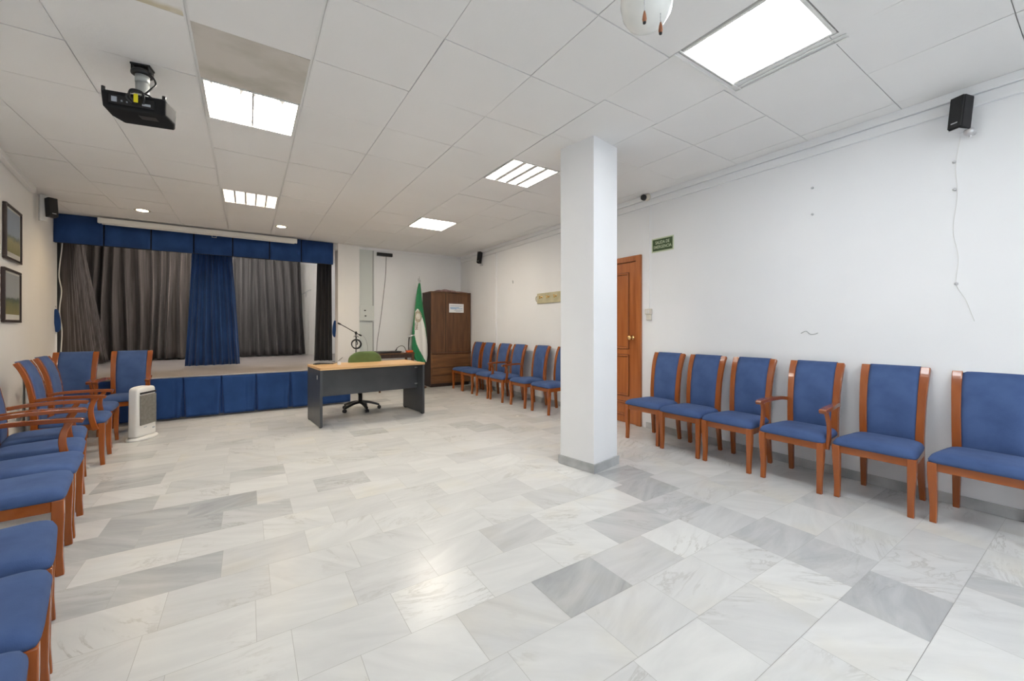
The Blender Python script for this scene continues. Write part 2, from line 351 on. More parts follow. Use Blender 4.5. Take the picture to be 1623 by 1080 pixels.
# stage recess
bm = BM(); box(bm, -3.1, 2.2, 11.62, 11.72, 0, 3.1); struct('wall_stage_back', bm, 'wall')
bm = BM(); box(bm, -3.1, -3.0, YB+.1, 11.62, 0, 3.1); struct('wall_stage_left', bm, 'wall_warm')
bm = BM(); box(bm, 2.1, 2.2, 8.66, 11.62, 0, 3.1); struct('wall_stage_right', bm, 'wall')
bm = BM(); box(bm, -3.1, 2.2, YB+.12, 11.72, 3.0, 3.1); struct('ceiling_stage', bm, 'tile')

# baseboards
def bbx(name, x0, x1, y0, y1, h=.075):
    bm = BM(); box(bm, x0, x1, y0, y1, 0, h); return struct(name, bm, 'base', bevel=.003)
bbx('baseboard_right', WR-.014, WR, YR, 3.29); bbx('baseboard_right_far', WR-.014, WR, 4.32, 6.93); bbx('baseboard_right_corner', WR-.036, WR-.022, 6.93, YB)
bbx('baseboard_back', 1.88, WR-.022, YB-.014, YB); bbx('baseboard_column', 1.5, 1.88, 8.446, 8.46)
bm = BM()
ya, yb = YR, 7.09
prism(bm, [(WL(ya), ya), (WL(yb), yb), (WL(yb)+.014, yb), (WL(ya)+.014, ya)], 0, .075); struct('baseboard_left', bm, 'base')

# plaster moulding and trunking along the top of the right wall
bm = BM(); box(bm, WR-.028, WR, YR, YB, 2.775, 2.850); box(bm, WR-.045, WR, YR, YB, 2.852, ZC); struct('trim_2', bm, 'wall', bevel=.004)
bm = BM(); box(bm, 1.88, WR, YB-.02, YB, 2.86, ZC); struct('trim_3', bm, 'wall', bevel=.003)
bm = BM(); prism(bm, [(WL(YR), YR), (WL(7.05), 7.05), (WL(7.05)+.05, 7.05), (WL(YR)+.05, YR)], 2.85, ZC); struct('trim_4', bm, 'wall_warm', bevel=.003)

# suspended ceiling
TX = [-.274+.61*k for k in range(-5, 9)]
def ylines(ix):
    if ix == 5: base = [2.767, 3.36, 3.955, 4.60, 5.25, 5.88, 6.47]
    elif ix == 9: base = [.875, 1.47, 2.07, 2.67, 3.28, 3.88, 4.51, 5.14, 5.77, 6.39]
    else: base = [3.36]
    ys = list(base)
    while ys[0] > YR: ys.insert(0, ys[0]-.61)
    while ys[-1] < YB: ys.append(ys[-1]+.61)
    return ys
holes = {(5, 3.36), (5, 5.88), (9, .875), (9, 3.28), (9, 5.77), (5, 3.36-.61*7), (9, .875-.595*4)}
ADDED_REAR_LIGHTS = []  # ceiling cells for lights added behind the camera
bm = BM()
box(bm, -3.2, 4.4, YR-.1, YB+.02, ZC+.12, ZC+.2, 1)     # slab above the tiles
for i in range(len(TX)-1):
    ys = ylines(i)
    for y0, y1 in zip(ys[:-1], ys[1:]):
        if (i, round(y0, 3)) in {(5, 3.36), (5, 5.88), (9, .875), (9, 3.28), (9, 5.77)}: continue
        if i in (5, 9) and -1.3 < (y0+y1)/2 < -.7: ADDED_REAR_LIGHTS.append((TX[i], y0, TX[i+1], y1)); continue
        mi = 0
        if i == 5 and abs(y0-2.767) < .01: mi = 2
        if i == 4 and abs(y1-2.75) < .03: mi = 3
        if i == 5 and abs(y0-2.157) < .01: mi = 0
        a, b = TX[i], TX[i+1]; g = .0022; g0 = g; g1 = g
        if i == 5: g0 = g1 = .012
        if i == 4: g1 = .012
        if i == 6: g0 = .012
        y1c = min(y1, YB+.01)
        if y1c-y0 < .02: continue
        dz = [rnd.uniform(-.0030, .0030) for _ in range(4)]
        lo = [bm.verts.new(p) for p in ((a+g0, y0+g, ZC+dz[0]), (b-g1, y0+g, ZC+dz[1]), (b-g1, y1c-g, ZC+dz[2]), (a+g0, y1c-g, ZC+dz[3]))]
        hi = [bm.verts.new((v.co.x, v.co.y, ZC+.014)) for v in lo]
        bm.faces.new(lo[::-1]).material_index = mi
        for k in range(4): bm.faces.new((lo[k], lo[(k+1) % 4], hi[(k+1) % 4], hi[k])).material_index = mi
box(bm, -3.2, 4.4, YR-.1, YB+.02, ZC+.075, ZC+.08, 1)
ceil = None
# white T-bars either side of the central troffer column
for x in (TX[5], TX[6]):
    box(bm, x-.0125, x-.003, YR, YB, ZC-.001, ZC+.02, 4); box(bm, x+.003, x+.0125, YR, YB, ZC-.003, ZC+.02, 4); box(bm, x-.003, x+.003, YR, YB, ZC+.004, ZC+.02, 4)
# thin grid bars behind the joints so that joints read as shallow shadow lines
for x in TX: box(bm, x-.01, x+.01, YR-.1, YB, ZC+.010, ZC+.030, 5)
for i in range(len(TX)-1):
    for y in ylines(i): 
        if y < YB: box(bm, TX[i], TX[i+1], y-.01, y+.01, ZC+.010, ZC+.030, 5)
M['joint'] = mat('ceiling_joint', (.50, .495, .485), .8)
struct('ceiling', bm, ['tile', 'gap', 'tile_stain', 'tile_stain2', 'tbar', 'joint'], norm=True)

# column in the middle of the room, turned a few degrees
px = [(2.502, 2.507), (2.847, 2.571)]
pa = math.atan2(.40, -.055)
c0 = Vector((2.490, 2.500)); ex = Vector((.985, .172)).normalized(); ey = Vector((-.172, .985)).normalized()
def pc(a, b): v = c0+ex*a+ey*b; return (v.x, v.y)
PWX, PWY = .365, .375
bm = BM(); prism(bm, [pc(0, 0), pc(PWX, 0), pc(PWX, PWY), pc(0, PWY)], 0, ZC+.02); struct('wall_pillar', bm, 'wall', bevel=.006)
bm = BM(); d = .014; prism(bm, [pc(-d, -d), pc(PWX+d, -d), pc(PWX+d, PWY+d), pc(-d, PWY+d)], 0, .078); struct('baseboard_pillar', bm, 'base', bevel=.004)

# door on the right wall
bm = BM(); box(bm, WR-.034, WR, 3.356, 3.43, 0, 2.19); box(bm, WR-.034, WR, 4.23, 4.30, 0, 2.19); box(bm, WR-.034, WR, 3.43, 4.23, 2.12, 2.19)
dj = struct('door_1', bm, 'door', bevel=.004)
bm = BM(); box(bm, WR-.012, WR+.0, 3.43, 4.23, .005, 2.12)
leaf = obj('door_leaf', bm, 'door', dj)
bm = BM()
def moulding(y0, y1, z0, z1):
    for a, b, c, d in ((y0, y1, z0, z0+.022), (y0, y1, z1-.022, z1), (y0, y0+.022, z0, z1), (y1-.022, y1, z0, z1)): box(bm, WR-.026, WR-.011, a, b, c, d)
for z0, z1 in ((.98, 1.98), (.36, .90), (.10, .28)): moulding(3.56, 4.10, z0, z1)
obj('panel_moulding', bm, 'door', leaf, bevel=.008, seg=3)
bm = BM()
for z0, z1 in ((.98, 1.98), (.36, .90), (.10, .28)):
    for a, b, c, d in ((3.553, 4.107, z0-.007, z0), (3.553, 4.107, z1, z1+.007), (3.553, 3.56, z0, z1), (4.10, 4.107, z0, z1), (3.582, 3.588, z0+.022, z1-.022), (4.072, 4.078, z0+.022, z1-.022), (3.582, 4.078, z0+.022, z0+.027), (3.582, 4.078, z1-.027, z1-.022)): box(bm, WR-.0135, WR-.0118, a, b, c, d)
box(bm, WR-.0135, WR-.0118, 3.431, 3.437, .01, 2.115); box(bm, WR-.0135, WR-.0118, 3.44, 4.22, 2.11, 2.118)
obj('panel_groove', bm, 'door_d', leaf)  # dark strips laid on the leaf stand in for groove shade
bm = BM(); R = Matrix.Rotation(-PI/2, 4, 'Y')
lathe(bm, [(.001, 0), (.03, 0), (.03, .006), (.012, .01), (.011, .032), (.024, .038), (.031, .052), (.030, .066), (.018, .078), (.001, .08)], (WR-.012, 3.50, 1.13), 20, mtx=R)
obj('door_knob', bm, 'brass', leaf)['label'] = 'round polished brass knob'

# ------------------------------------------------------------------ ceiling lights
def light_cell(x0, y0, x1, y1, kind, label, group='ceiling lights recessed in the tiles'):
    cx, cy = (x0+x1)/2, (y0+y1)/2
    t = thing('ceiling_light', label, 'ceiling light', (cx, cy, ZC), 0, group)
    hx, hy = (x1-x0)/2-.014, (y1-y0)/2-.006
    f = .012 if kind != 'led' else .018
    bm = BM()
    for a in ((-hx, hx, -hy, -hy+f), (-hx, hx, hy-f, hy), (-hx, -hx+f, -hy+f, hy-f), (hx-f, hx, -hy+f, hy-f)): box(bm, *a, -.004, .06)
    obj('frame', bm, 'white_pl', t, bevel=.002)
    mm = {'led': 'led', 'tubes': 'fluo', 'plain': 'fluo_warm', 'warm': 'fluo_warm', 'dirty': 'fluo_dirty'}[kind]
    bm = BM(); zz = .004 if kind == 'led' else (.012 if kind in ('plain', 'dirty') else .05)
    box(bm, -hx+f, hx-f, -hy+f, hy-f, zz, zz+.008); obj('diffuser', bm, mm, t)
    if kind in ('tubes', 'warm', 'dirty'):
        bm = BM(); m_ = 'louvre'
        n = {'tubes': 4, 'warm': 5, 'dirty': 2}[kind]
        for k in range(1, n):
            x = -hx+f+(2*hx-2*f)*k/n; lw_ = {'tubes': .022, 'warm': .010, 'dirty': .007}[kind]; box(bm, x-lw_, x+lw_, -hy+f, hy-f, .002, .011 if kind == 'dirty' else .04)
        nn = 16 if kind != 'dirty' else 1
        for k in range(1, nn):
            y = -hy+f+(2*hy-2*f)*k/nn; box(bm, -hx+f, hx-f, y-.003, y+.003, .006, .04)
        obj('louvre', bm, 'louvre', t)
    return t
M['louvre'] = mat('louvre_metal', (.62, .61, .59), .45)
md = emi('fluorescent_diffuser_dusty', (1.0, .93, .82), E_FLUO*1.15); M['fluo_dirty'] = md
tc = N(md, 'ShaderNodeTexCoord'); mp = N(md, 'ShaderNodeMapping'); mp.inputs['Scale'].default_value = (16, 2.2, 1); L(md, tc.outputs['Generated'], mp.inputs[0])
nz = N(md, 'ShaderNodeTexNoise'); nz.inputs['Scale'].default_value = 1.4; nz.inputs['Detail'].default_value = 4; L(md, mp.outputs[0], nz.inputs['Vector'])
sx_ = N(md, 'ShaderNodeSeparateXYZ'); L(md, tc.outputs['Generated'], sx_.inputs[0])
g1 = N(md, 'ShaderNodeMapRange'); g1.inputs[1].default_value = 0; g1.inputs[2].default_value = .55; g1.inputs[3].default_value = .22; g1.inputs[4].default_value = -.06; L(md, sx_.outputs['Y'], g1.inputs[0])
a1 = N(md, 'ShaderNodeMath', operation='ADD'); L(md, nz.outputs['Fac'], a1.inputs[0]); L(md, g1.outputs[0], a1.inputs[1])
g2 = N(md, 'ShaderNodeMapRange'); g2.inputs[1].default_value = .62; g2.inputs[2].default_value = .74; g2.inputs[3].default_value = E_FLUO*1.2; g2.inputs[4].default_value = .42; L(md, a1.outputs[0], g2.inputs[0])
L(md, g2.outputs[0], [n for n in md.node_tree.nodes if n.type == 'EMISSION'][0].inputs[1])
light_cell(TX[5], 3.36, TX[6], 3.955, 'dirty', 'bright streaky fluorescent troffer behind the beige stained ceiling tile')
light_cell(TX[5], 5.88, TX[6], 6.47, 'warm', 'small five-strip ceiling light in front of the blue stage valance')
light_cell(TX[9], 3.28, TX[10], 3.88, 'tubes', 'four-strip louvred ceiling light just left of the white pillar')
light_cell(TX[9], 5.77, TX[10], 6.39, 'plain', 'plain square ceiling light nearest the wardrobe corner')
light_cell(TX[9], .875, TX[10], 1.47, 'led', 'large plain white LED ceiling panel nearest the camera')
for k, c in enumerate(ADDED_REAR_LIGHTS): light_cell(*c, 'led', ['square ceiling light at the rear of the room on the left wall side', 'square ceiling light at the rear of the room on the right wall side'][k])  # unseen lights added behind the camera to help light the room
# loose white trim of the LED panel, hanging a little open
bm = BM(); x0, x1, y0, y1 = TX[9]-.01, TX[10]+.085, .875-.02, 1.50
for a in ((x0, x1, y1-.012, y1), (x1-.012, x1, y0, y1-.012)): box(bm, *a, ZC-.010, ZC-.003)
for a in ((x0, x1, y1-.05, y1-.044), (x1-.05, x1-.044, y0, y1-.05)): box(bm, *a, ZC-.008, ZC-.002)
tag(obj('light_trim', bm, 'tbar'), 'thin white trim strip edging the large LED ceiling panel', 'trim')

# added batten, unseen behind the valance, to brighten the dark stage
sb = thing('stage_batten', 'fluorescent batten fixed behind the valance above the stage', 'stage light', (-.45, 9.9, 2.93))
bm = BM(); box(bm, -1.3, 1.3, -.05, .05, .0, .055); obj('housing', bm, 'white_pl', sb, bevel=.004)
bm = BM(); tube(bm, [(-1.25, 0, -.02), (1.25, 0, -.02)], .016, 12); obj('lamp_tube', bm, 'stage_glow', sb)
bm = BM(); box(bm, -1.5, 1.5, -.16, -.15, -.22, .05); obj('masking_shade', bm, 'black_cloth2', sb)  # unseen strip added to keep the tube's reflection off the floor
def downlight(x, y, label):
    t = thing('downlight', label, 'downlight', (x, y, ZC), 0, 'round warm downlights in front of the stage')
    bm = BM(); lathe(bm, [(.062, -.002), (.085, -.006), (.092, -.003), (.094, 0), (.06, .0)], n=32); obj('trim_ring', bm, 'cream_pl', t)
    bm = BM(); lathe(bm, [(.001, -.003), (.061, -.003), (.061, -.001), (.001, -.001)], n=32); obj('lamp', bm, 'down', t)
    ld = bpy.data.lights.new('downlight_beam', 'SPOT'); ld.energy = 20; ld.color = (1, .72, .40); ld.spot_size = math.radians(150); ld.spot_blend = .8; ld.shadow_soft_size = .05
    lo = bpy.data.objects.new('downlight_beam', ld); COL.objects.link(lo); lo.parent = t; lo.location = (0, 0, -.02)
downlight(-1.244, 7.60, 'round warm downlight on the left, above the left stage armchairs')
downlight(.458, 7.56, 'round warm downlight on the right, above the end of the projection screen')

# ------------------------------------------------------------------ stage
bm = BM()
prism(bm, [(WL(7.18)+.006, 7.18), (1.43, 7.18), (1.43, YB-.07), (1.43, 8.9), (2.09, 8.9), (2.09, 11.6), (-2.98, 11.6), (-2.98, 8.65), (OPL+.006, 8.65), (OPL+.006, YB)], .0, .575)
bm.verts.ensure_lookup_table()
st = thing('stage_platform', 'raised stage platform with a pale grey top and blue pleated front', 'stage')
obj('deck', bm, 'stage_floor', st)
bm = BM(); prism(bm, [(WL(7.09)+.012, 7.09), (1.445, 7.09), (1.445, YB-.08), (1.4, YB-.08), (1.4, 7.2), (WL(7.2)+.012, 7.2)], .576, .590); obj('deck_edge', bm, 'stage_floor', st, bevel=.003)
# pleated skirt
seams = [-2.03, -1.605, -1.178, -.746, -.317, .103, .549, .985]
xs0, xs1 = WL(7.09)+.02, 1.43
bm = BM(); nx, nz = 420, 14; g = []
for i in range(nx+1):
    x = xs0+(xs1-xs0)*i/nx; col = []
    for j in range(nz+1):
        v = j/nz; z = .572-(.572-.028)*v; y = 7.094 - .012*v
        for n_, s in enumerate(seams):
            wd = .006+.024*v*(1+.35*math.sin(n_*2.3)); dd = abs(x-s)
            if dd < wd: y += .05*(1-(dd/wd)**2)**.5
            y -= .010*v*math.exp(-((dd-wd-.02)/.03)**2)
            y += .012*v*math.exp(-((x-s+.11+.03*math.sin(n_*1.7))/.016)**2)*(1 if n_ % 2 else .5)
        y += .004*math.sin(x*23+1)*v
        col.append(bm.verts.new((x, y, z)))
    g.append(col)
for i in range(nx):
    for j in range(nz): bm.faces.new((g[i][j], g[i+1][j], g[i+1][j+1], g[i][j+1]))
obj('skirt', bm, 'stage_blue', st, smooth=True, solid=.004)['label'] = 'royal blue box-pleated cloth skirt'

# valance
xs = [OPL+.01, -1.807, -1.274, -.745, -.219, .325, .832, 1.385]
M['navy'] = mat('navy_lining', (.004, .008, .022), .9)  # near-black board colour puts shade into the slits between valance panels
v_ = thing('stage_valance', 'deep blue pleated valance across the top of the stage opening', 'valance', (0, 8.44, 2.905))
for k in range(7):
    a, b = xs[k], xs[k+1]; bm = BM(); n = 14; pr_ = []
    for i in range(n+1):
        u = i/n; pr_.append((a+.009+(b-a-.018)*u, .012*math.sin(PI*u)+(0.012 if i in (0, n) else 0)))
    top = [bm.verts.new((x, -y-.02, 0)) for x, y in pr_]; bot = [bm.verts.new((x, -y-.03-.006*math.sin(i*.9+k), -.415+.004*math.sin(k*2.1))) for i, (x, y) in enumerate(pr_)]
    for i in range(n): bm.faces.new((top[i], top[i+1], bot[i+1], bot[i]))
    obj('panel', bm, 'stage_blue', v_, smooth=True, solid=.006)
bm = BM(); box(bm, xs[0], xs[-1], -.012, .06, -.41, 0); obj('pelmet_board', bm, 'navy', v_)

# projection screen casing
sx0, sx1 = -1.84, .742
sc = thing('projection_screen', 'long white roller projection screen casing hung before the stage valance', 'projection screen', ((sx0+sx1)/2, 8.32, 2.842))
hl = (sx1-sx0)/2
bm = BM(); box(bm, -hl, hl, -.035, .035, -.03, .048); obj('casing', bm, 'white_pl', sc, bevel=.012, seg=3)
for s in (-1, 1):
    bm = BM(); box(bm, s*hl-.012, s*hl+.012, -.037, .037, -.032, .050); obj('end_cap', bm, 'white_pl', sc, bevel=.006)
bm = BM(); box(bm, -hl+.03, hl-.03, -.012, .006, -.047, -.031); obj('bottom_bar', bm, 'white_pl', sc, bevel=.003)
bm = BM(); tube(bm, [(.05, -.004, -.046), (.05, -.004, -.075), (.11, -.004, -.075), (.11, -.004, -.046)], .003, 6); obj('pull_handle', bm, 'white_pl', sc)

# curtains
def curtain(name, label, m, A, B, z0, z1, folds, amp, A1=None, B1=None, ph=0, group=None, squeeze=0, lab_cat='curtain', irr=.35):
    """A,B plan end points at the top, A1,B1 at the bottom"""
    A, B = Vector(A), Vector(B); A1 = Vector(A1 or A); B1 = Vector(B1 or B)
    r = random.Random(int(ph*100)+folds); offs = [r.uniform(-irr, irr) for _ in range(folds+2)]; am = [r.uniform(.6, 1.25) for _ in range(folds+2)]
    bm = BM(); nx = folds*14; nz = 16; g = []
    for i in range(nx+1):
        u = i/nx; col = []
        for j in range(nz+1):
            v = j/nz; z = z1+(z0-z1)*v
            a = A.lerp(A1, v); b = B.lerp(B1, v); d = b-a; nrm = Vector((-d.y, d.x)).normalized()
            q = u*folds; kk = int(min(q, folds-1e-6)); f_ = q-kk
            o1, o2 = offs[kk], offs[kk+1]; a_ = am[kk]*(1-f_)+am[kk+1]*f_
            ph_ = 2*PI*(q+(o1*(1-f_)+o2*f_)*.6)+ph
            w_ = amp*a_*(.55+.45*v)*(math.sin(ph_)+.22*math.sin(2*ph_+1+v))
            p = a+d*(u+.012*math.sin(3*v+q))+nrm*w_
            col.append(bm.verts.new((p.x, p.y, z)))
        g.append(col)
    for i in range(nx):
        for j in range(nz): bm.faces.new((g[i][j], g[i+1][j], g[i+1][j+1], g[i][j+1]))
    return tag(obj(name, bm, m, smooth=True, solid=.004), label, lab_cat, group)
curtain('stage_curtain', 'royal blue curtain hanging gathered in the middle of the stage', 'stage_blue', (-.80, 8.88), (-.27, 8.88), .60, 2.86, 7, .055, (-.905, 8.84), (-.115, 8.90), ph=.6)
GC = 'dark stage backdrop curtains'
M['grey_cloth'] = noisy(mat('slate_stage_cloth', (.07, .065, .06), .85, spec=.2, sheen=.1), (.058, .055, .056), (.095, .090, .090), (9, 9, .35), 4, 3)
curtain('stage_curtain', 'wide dark grey backdrop curtain across the left and centre of the stage rear', 'black_cloth', (-2.85, 11.26), (-.45, 11.26), .60, 2.97, 14, .11, ph=1.1, group=GC)
curtain('stage_curtain', 'dark grey backdrop curtain right of the blue curtain on the stage rear', 'grey_cloth', (-.36, 11.30), (1.09, 11.36), .60, 2.97, 9, .075, (-.36, 11.30), (1.23, 11.40), ph=2.4, group=GC)
curtain('stage_curtain', 'dark grey striped side curtain at the left end of the stage', 'black_cloth', (-2.40, 8.95), (-2.50, 10.15), .60, 2.97, 12, .045, (-2.40, 8.95), (-2.30, 10.85), ph=.3, group=GC)
curtain('stage_curtain', 'narrow charcoal side curtain at the right end of the stage beside the cream column', 'black_cloth2', (1.18, 8.98), (1.42, 8.86), .60, 2.97, 4, .035, (1.105, 8.95), (1.42, 8.80), ph=1.9, group=GC)
curtain('stage_curtain', 'black curtain strip at the far left edge of the stage opening', 'black_cloth2', (-2.72, 8.78), (-2.36, 8.80), .60, 2.97, 5, .018, ph=.9, group=GC)

# white shuttered door in the gap of the backdrop
bm = BM(); box(bm, 1.02, 1.08, 11.56, 11.62, .576, 2.9); box(bm, 1.44, 1.50, 11.56, 11.62, .576, 2.9); box(bm, 1.08, 1.44, 11.59, 11.62, .576, 2.9)
box(bm, 1.22, 1.25, 11.575, 11.60, .576, 2.9); box(bm, 1.31, 1.335, 11.57, 11.60, .576, 2.9)
d2 = struct('door_2', bm, 'white_pl', bevel=.004)
bm = BM(); tube(bm, [(1.15, 11.55, 2.12), (1.23, 11.54, 2.17), (1.30, 11.54, 2.22), (1.37, 11.55, 2.25)], .012, 8); tube(bm, [(1.25, 11.59, 2.15), (1.25, 11.54, 2.15), (1.25, 11.54, 2.06)], .010, 8)
obj('door_handle', bm, 'metal', d2)

# tie-backs and hooks
def tieback(x, y, z, label, s=1):
    t = thing('curtain_tieback', label, 'curtain tieback', (x, y, z), 0, 'blue tiebacks on hooks at the stage sides')
    bm = BM(); n = 10; pts = [(0, 0, .17), (.006*s, -.006, .10), (.016*s, -.008, 0), (.020*s, -.006, -.10), (.006*s, 0, -.165)]
    sweep(bm, bez(pts, 5), [(.010+.022*math.sin(PI*i/20)**.6, .006+.01*math.sin(PI*i/20)) for i in range(21)], up=(0, 1, 0)); obj('cloth_band', bm, 'stage_blue', t, bevel=.003)
    bm = BM(); tube(bm, [(0, .03, .19), (0, 0, .19), (0, -.012, .20), (0, -.02, .215)], .004, 6); obj('hook', bm, 'metal', t)
    bm = BM(); tube(bm, [(0, .03, -.18), (0, 0, -.18), (0, -.012, -.17)], .004, 6); obj('hook', bm, 'metal', t)
tieback(OPL+.02, YB-.03, 1.36, 'blue curtain tieback on hooks left of the stage opening by the white cable')
tieback(1.462, 8.70, 1.24, 'blue curtain tieback hanging against the cream column right of the stage', -1)
bm = BM(); tube(bm, bez([(OPL+.058, 8.60, 2.7), (OPL+.05, 8.60, 2.45), (OPL+.02, 8.60, 2.05), (OPL+.045, 8.60, 1.8), (OPL+.025, 8.60, 1.5), (OPL+.05, 8.6, 1.2), (OPL+.035, 8.60, .8), (OPL+.04, 8.6, .60)], 6), .007, 6)
tag(obj('power_cable', bm, 'white_pl'), 'white cable hanging down the left edge of the stage opening', 'cable')

# ------------------------------------------------------------------ chairs (local front = -Y)
def cushion(bm, pts, z0, ze, z1, n=18, pw=6):
    """pts: four plan corners (fl, fr, br, bl); rounded padded seat"""
    fl, fr, br, bl = [Vector(p) for p in pts]; top = []; 
    def pos(u, v):
        # round the corners a little
        uu = u*(1-.05*abs(v)**8); vv = v*(1-.05*abs(u)**8)
        a = fl.lerp(fr, (uu+1)/2); b = bl.lerp(br, (uu+1)/2); return a.lerp(b, (vv+1)/2)
    def prm(i):
        t = -1+2*i/n; return math.sin(t*PI/2)*.55+t*.45
    for i in range(n+1):
        c = []
        for j in range(n+1):
            u, v = prm(i), prm(j); p = pos(u, v)
            h = max(0, (1-abs(u)**pw)*(1-abs(v)**pw))**.45
            c.append(bm.verts.new((p.x, p.y, ze+(z1-ze)*h)))
        top.append(c)
    for i in range(n):
        for j in range(n): bm.faces.new((top[i][j], top[i+1][j], top[i+1][j+1], top[i][j+1])).smooth = True
    loop = [top[i][0] for i in range(n+1)]+[top[n][j] for j in range(1, n+1)]+[top[i][n] for i in range(n-1, -1, -1)]+[top[0][j] for j in range(n-1, 0, -1)]
    c = Vector((sum(v.co.x for v in loop)/len(loop), sum(v.co.y for v in loop)/len(loop), 0))
    low = []
    for v in loop:
        q = Vector((v.co.x, v.co.y, 0)); q = c+(q-c)*.985; low.append(bm.verts.new((q.x, q.y, z0)))
    m_ = len(loop)
    for i in range(m_): bm.faces.new((loop[i], low[i], low[(i+1) % m_], loop[(i+1) % m_])).smooth = True
    bm.faces.new(low[::-1])
BACK = [(.222, 0.0), (.205, .15), (.193, .30), (.190, .42), (.193, .54), (.205, .67), (.226, .79), (.258, .89), (.292, .957)]
def back_y(z):
    for (y0, z0), (y1, z1) in zip(BACK, BACK[1:]):
        if z <= z1: t = (z-z0)/(z1-z0); return y0+(y1-y0)*t
    return BACK[-1][0]
def make_chair(label, arms, group=None):
    t = thing('dining_chair' if not arms else 'dining_armchair', label, 'chair', group=group)
    bm = BM(); cushion(bm, [(-.234, -.25), (.234, -.25), (.192, .175), (-.192, .175)], .386, .402, .452); obj('seat', bm, 'blue', t)
    # aprons
    bm = BM(); box(bm, -.195, .195, -.228, -.206, .330, .387); box(bm, -.16, .16, .182, .200, .330, .387)
    for s in (-1, 1):
        sweep(bm, [(s*.205, -.20, .3585), (s*.170, .19, .3585)], (.011, .0285))
    obj('seat_frame', bm, 'wood_x', t, bevel=.003)
    for s in (-1, 1):
        bm = BM()
        path = [(s*.204, -.222, .387), (s*.204, -.222, .30), (s*.201, -.221, .20), (s*.198, -.222, .10), (s*.199, -.228, .0)]
        sweep(bm, path[::-1], [(.0165, .016), (.017, .017), (.0195, .0195), (.0225, .022), (.0225, .022)], up=(0, 1, 0)); obj('leg', bm, 'wood', t, bevel=.004)
        bm = BM(); P = bez([(s*(.158+.012*min(1, abs(z-.40)/.5)), y, z) for y, z in BACK], 4)
        pr_ = [(.0165+.007*min(1, p.z/.40)+.003*max(0, (p.z-.7)/.25), .017+.005*math.exp(-((p.z-.4)/.2)**2)) for p in P]
        sweep(bm, P, pr_, up=(0, 1, 0)); obj('back_post', bm, 'wood', t, bevel=.005)
    # upholstered back panel
    bm = BM(); nx, nz = 14, 22; F, B = [], []
    for i in range(nx+1):
        u = -1+2*i/nx; cf, cb = [], []
        for j in range(nz+1):
            v = j/nz; z = .405+(.966-.405)*v; hw = .144
            e = max(0, (1-abs(u)**5)*(1-abs(2*v-1)**10))**.5
            y = back_y(min(z, .957))+(max(0, z-.957))*.5
            cf.append(bm.verts.new((u*hw, y-.012-.016*e, z))); cb.append(bm.verts.new((u*hw, y+.010+.006*e, z)))
        F.append(cf); B.append(cb)
    for i in range(nx):
        for j in range(nz):
            bm.faces.new((F[i][j], F[i+1][j], F[i+1][j+1], F[i][j+1])).smooth = True; bm.faces.new((B[i][j], B[i][j+1], B[i+1][j+1], B[i+1][j])).smooth = True
    for i in range(nx):
        bm.faces.new((F[i][0], B[i][0], B[i+1][0], F[i+1][0])); bm.faces.new((F[i][nz], F[i+1][nz], B[i+1][nz], B[i][nz]))
    for j in range(nz):
        bm.faces.new((F[0][j], F[0][j+1], B[0][j+1], B[0][j])); bm.faces.new((F[nx][j], B[nx][j], B[nx][j+1], F[nx][j+1]))
    obj('backrest', bm, 'blue', t)
    if arms:
        for s in (-1, 1):
            bm = BM(); P = bez([(s*.188, .180, .628), (s*.200, .08, .640), (s*.217, -.05, .640), (s*.224, -.16, .636), (s*.225, -.232, .628), (s*.225, -.252, .621)], 4)
            n_ = len(P); sweep(bm, P, [(.014+.010*min(1, i/(n_*.5)), .0145) for i in range(n_)]); ar = obj('armrest', bm, 'wood_y', t, bevel=.007, seg=3)
            bm = BM(); P = bez([(s*.232, -.185, .335), (s*.236, -.165, .42), (s*.234, -.155, .50), (s*.228, -.165, .57), (s*.226, -.190, .622)], 4)
            sweep(bm, P, [(.011, .022-.006*i/(len(P)-1)) for i in range(len(P))], up=(1, 0, 0)) if False else sweep(bm, P, [(.011, .022-.006*i/(len(P)-1)) for i in range(len(P))], up=(0, 1, 0))
            obj('arm_post', bm, 'wood', t, bevel=.004)
    return t
M['wood_y'] = noisy(mat('cherry_wood_arm', (.5, .2, .05), .22, coat=.5), (.22, .050, .012), (.30, .080, .018), (14, 3, 14), 3, 1.0)
RX = -PI/2
GR = 'blue chairs along the right wall by the door'; GF = 'blue chairs in the far right corner row'; GL = 'blue chairs along the left wall'; GS = 'blue armchairs before the stage'
ch = make_chair('blue armless chair right beside the brown door, first of the near right row', False, GR)
ch.location = (3.85, 2.91, 0); ch.rotation_euler = (0, 0, RX+.03)
arm = make_chair('blue armchair in the right wall row, the only one there with arms', True, GR)
arm.location = (3.835, 1.455, 0); arm.rotation_euler = (0, 0, RX)
dup(ch, (3.83, 2.435, 0), RX, 'blue armless chair second from the brown door', GR)
dup(ch, (3.83, 1.965, 0), RX, 'blue armless chair third from the door, just left of the armchair', GR)
dup(ch, (3.885, .965, 0), RX, 'blue armless chair just right of the armchair in the right wall row', GR)
dup(ch, (3.92, .47, 0), RX, 'blue armless chair cut by the right edge of the photo', GR)
# far right row
dup(ch, (3.80, 7.455, 0), RX, 'blue armless chair standing against the dark wardrobe front', GF)
dup(ch, (3.79, 7.00, 0), RX, 'blue armless chair second from the dark wardrobe', GF)
dup(ch, (3.78, 6.39, 0), RX, 'blue armless chair directly left of the far row armchair', GF)
dup(arm, (3.79, 5.91, 0), RX, 'blue armchair in the far right row, between armless chairs', GF)
dup(ch, (3.83, 5.31, 0), RX, 'blue armless chair just right of the far row armchair', GF)
dup(ch, (3.83, 4.72, 0), RX, 'blue armless chair half hidden by the left side of the white pillar', GF)
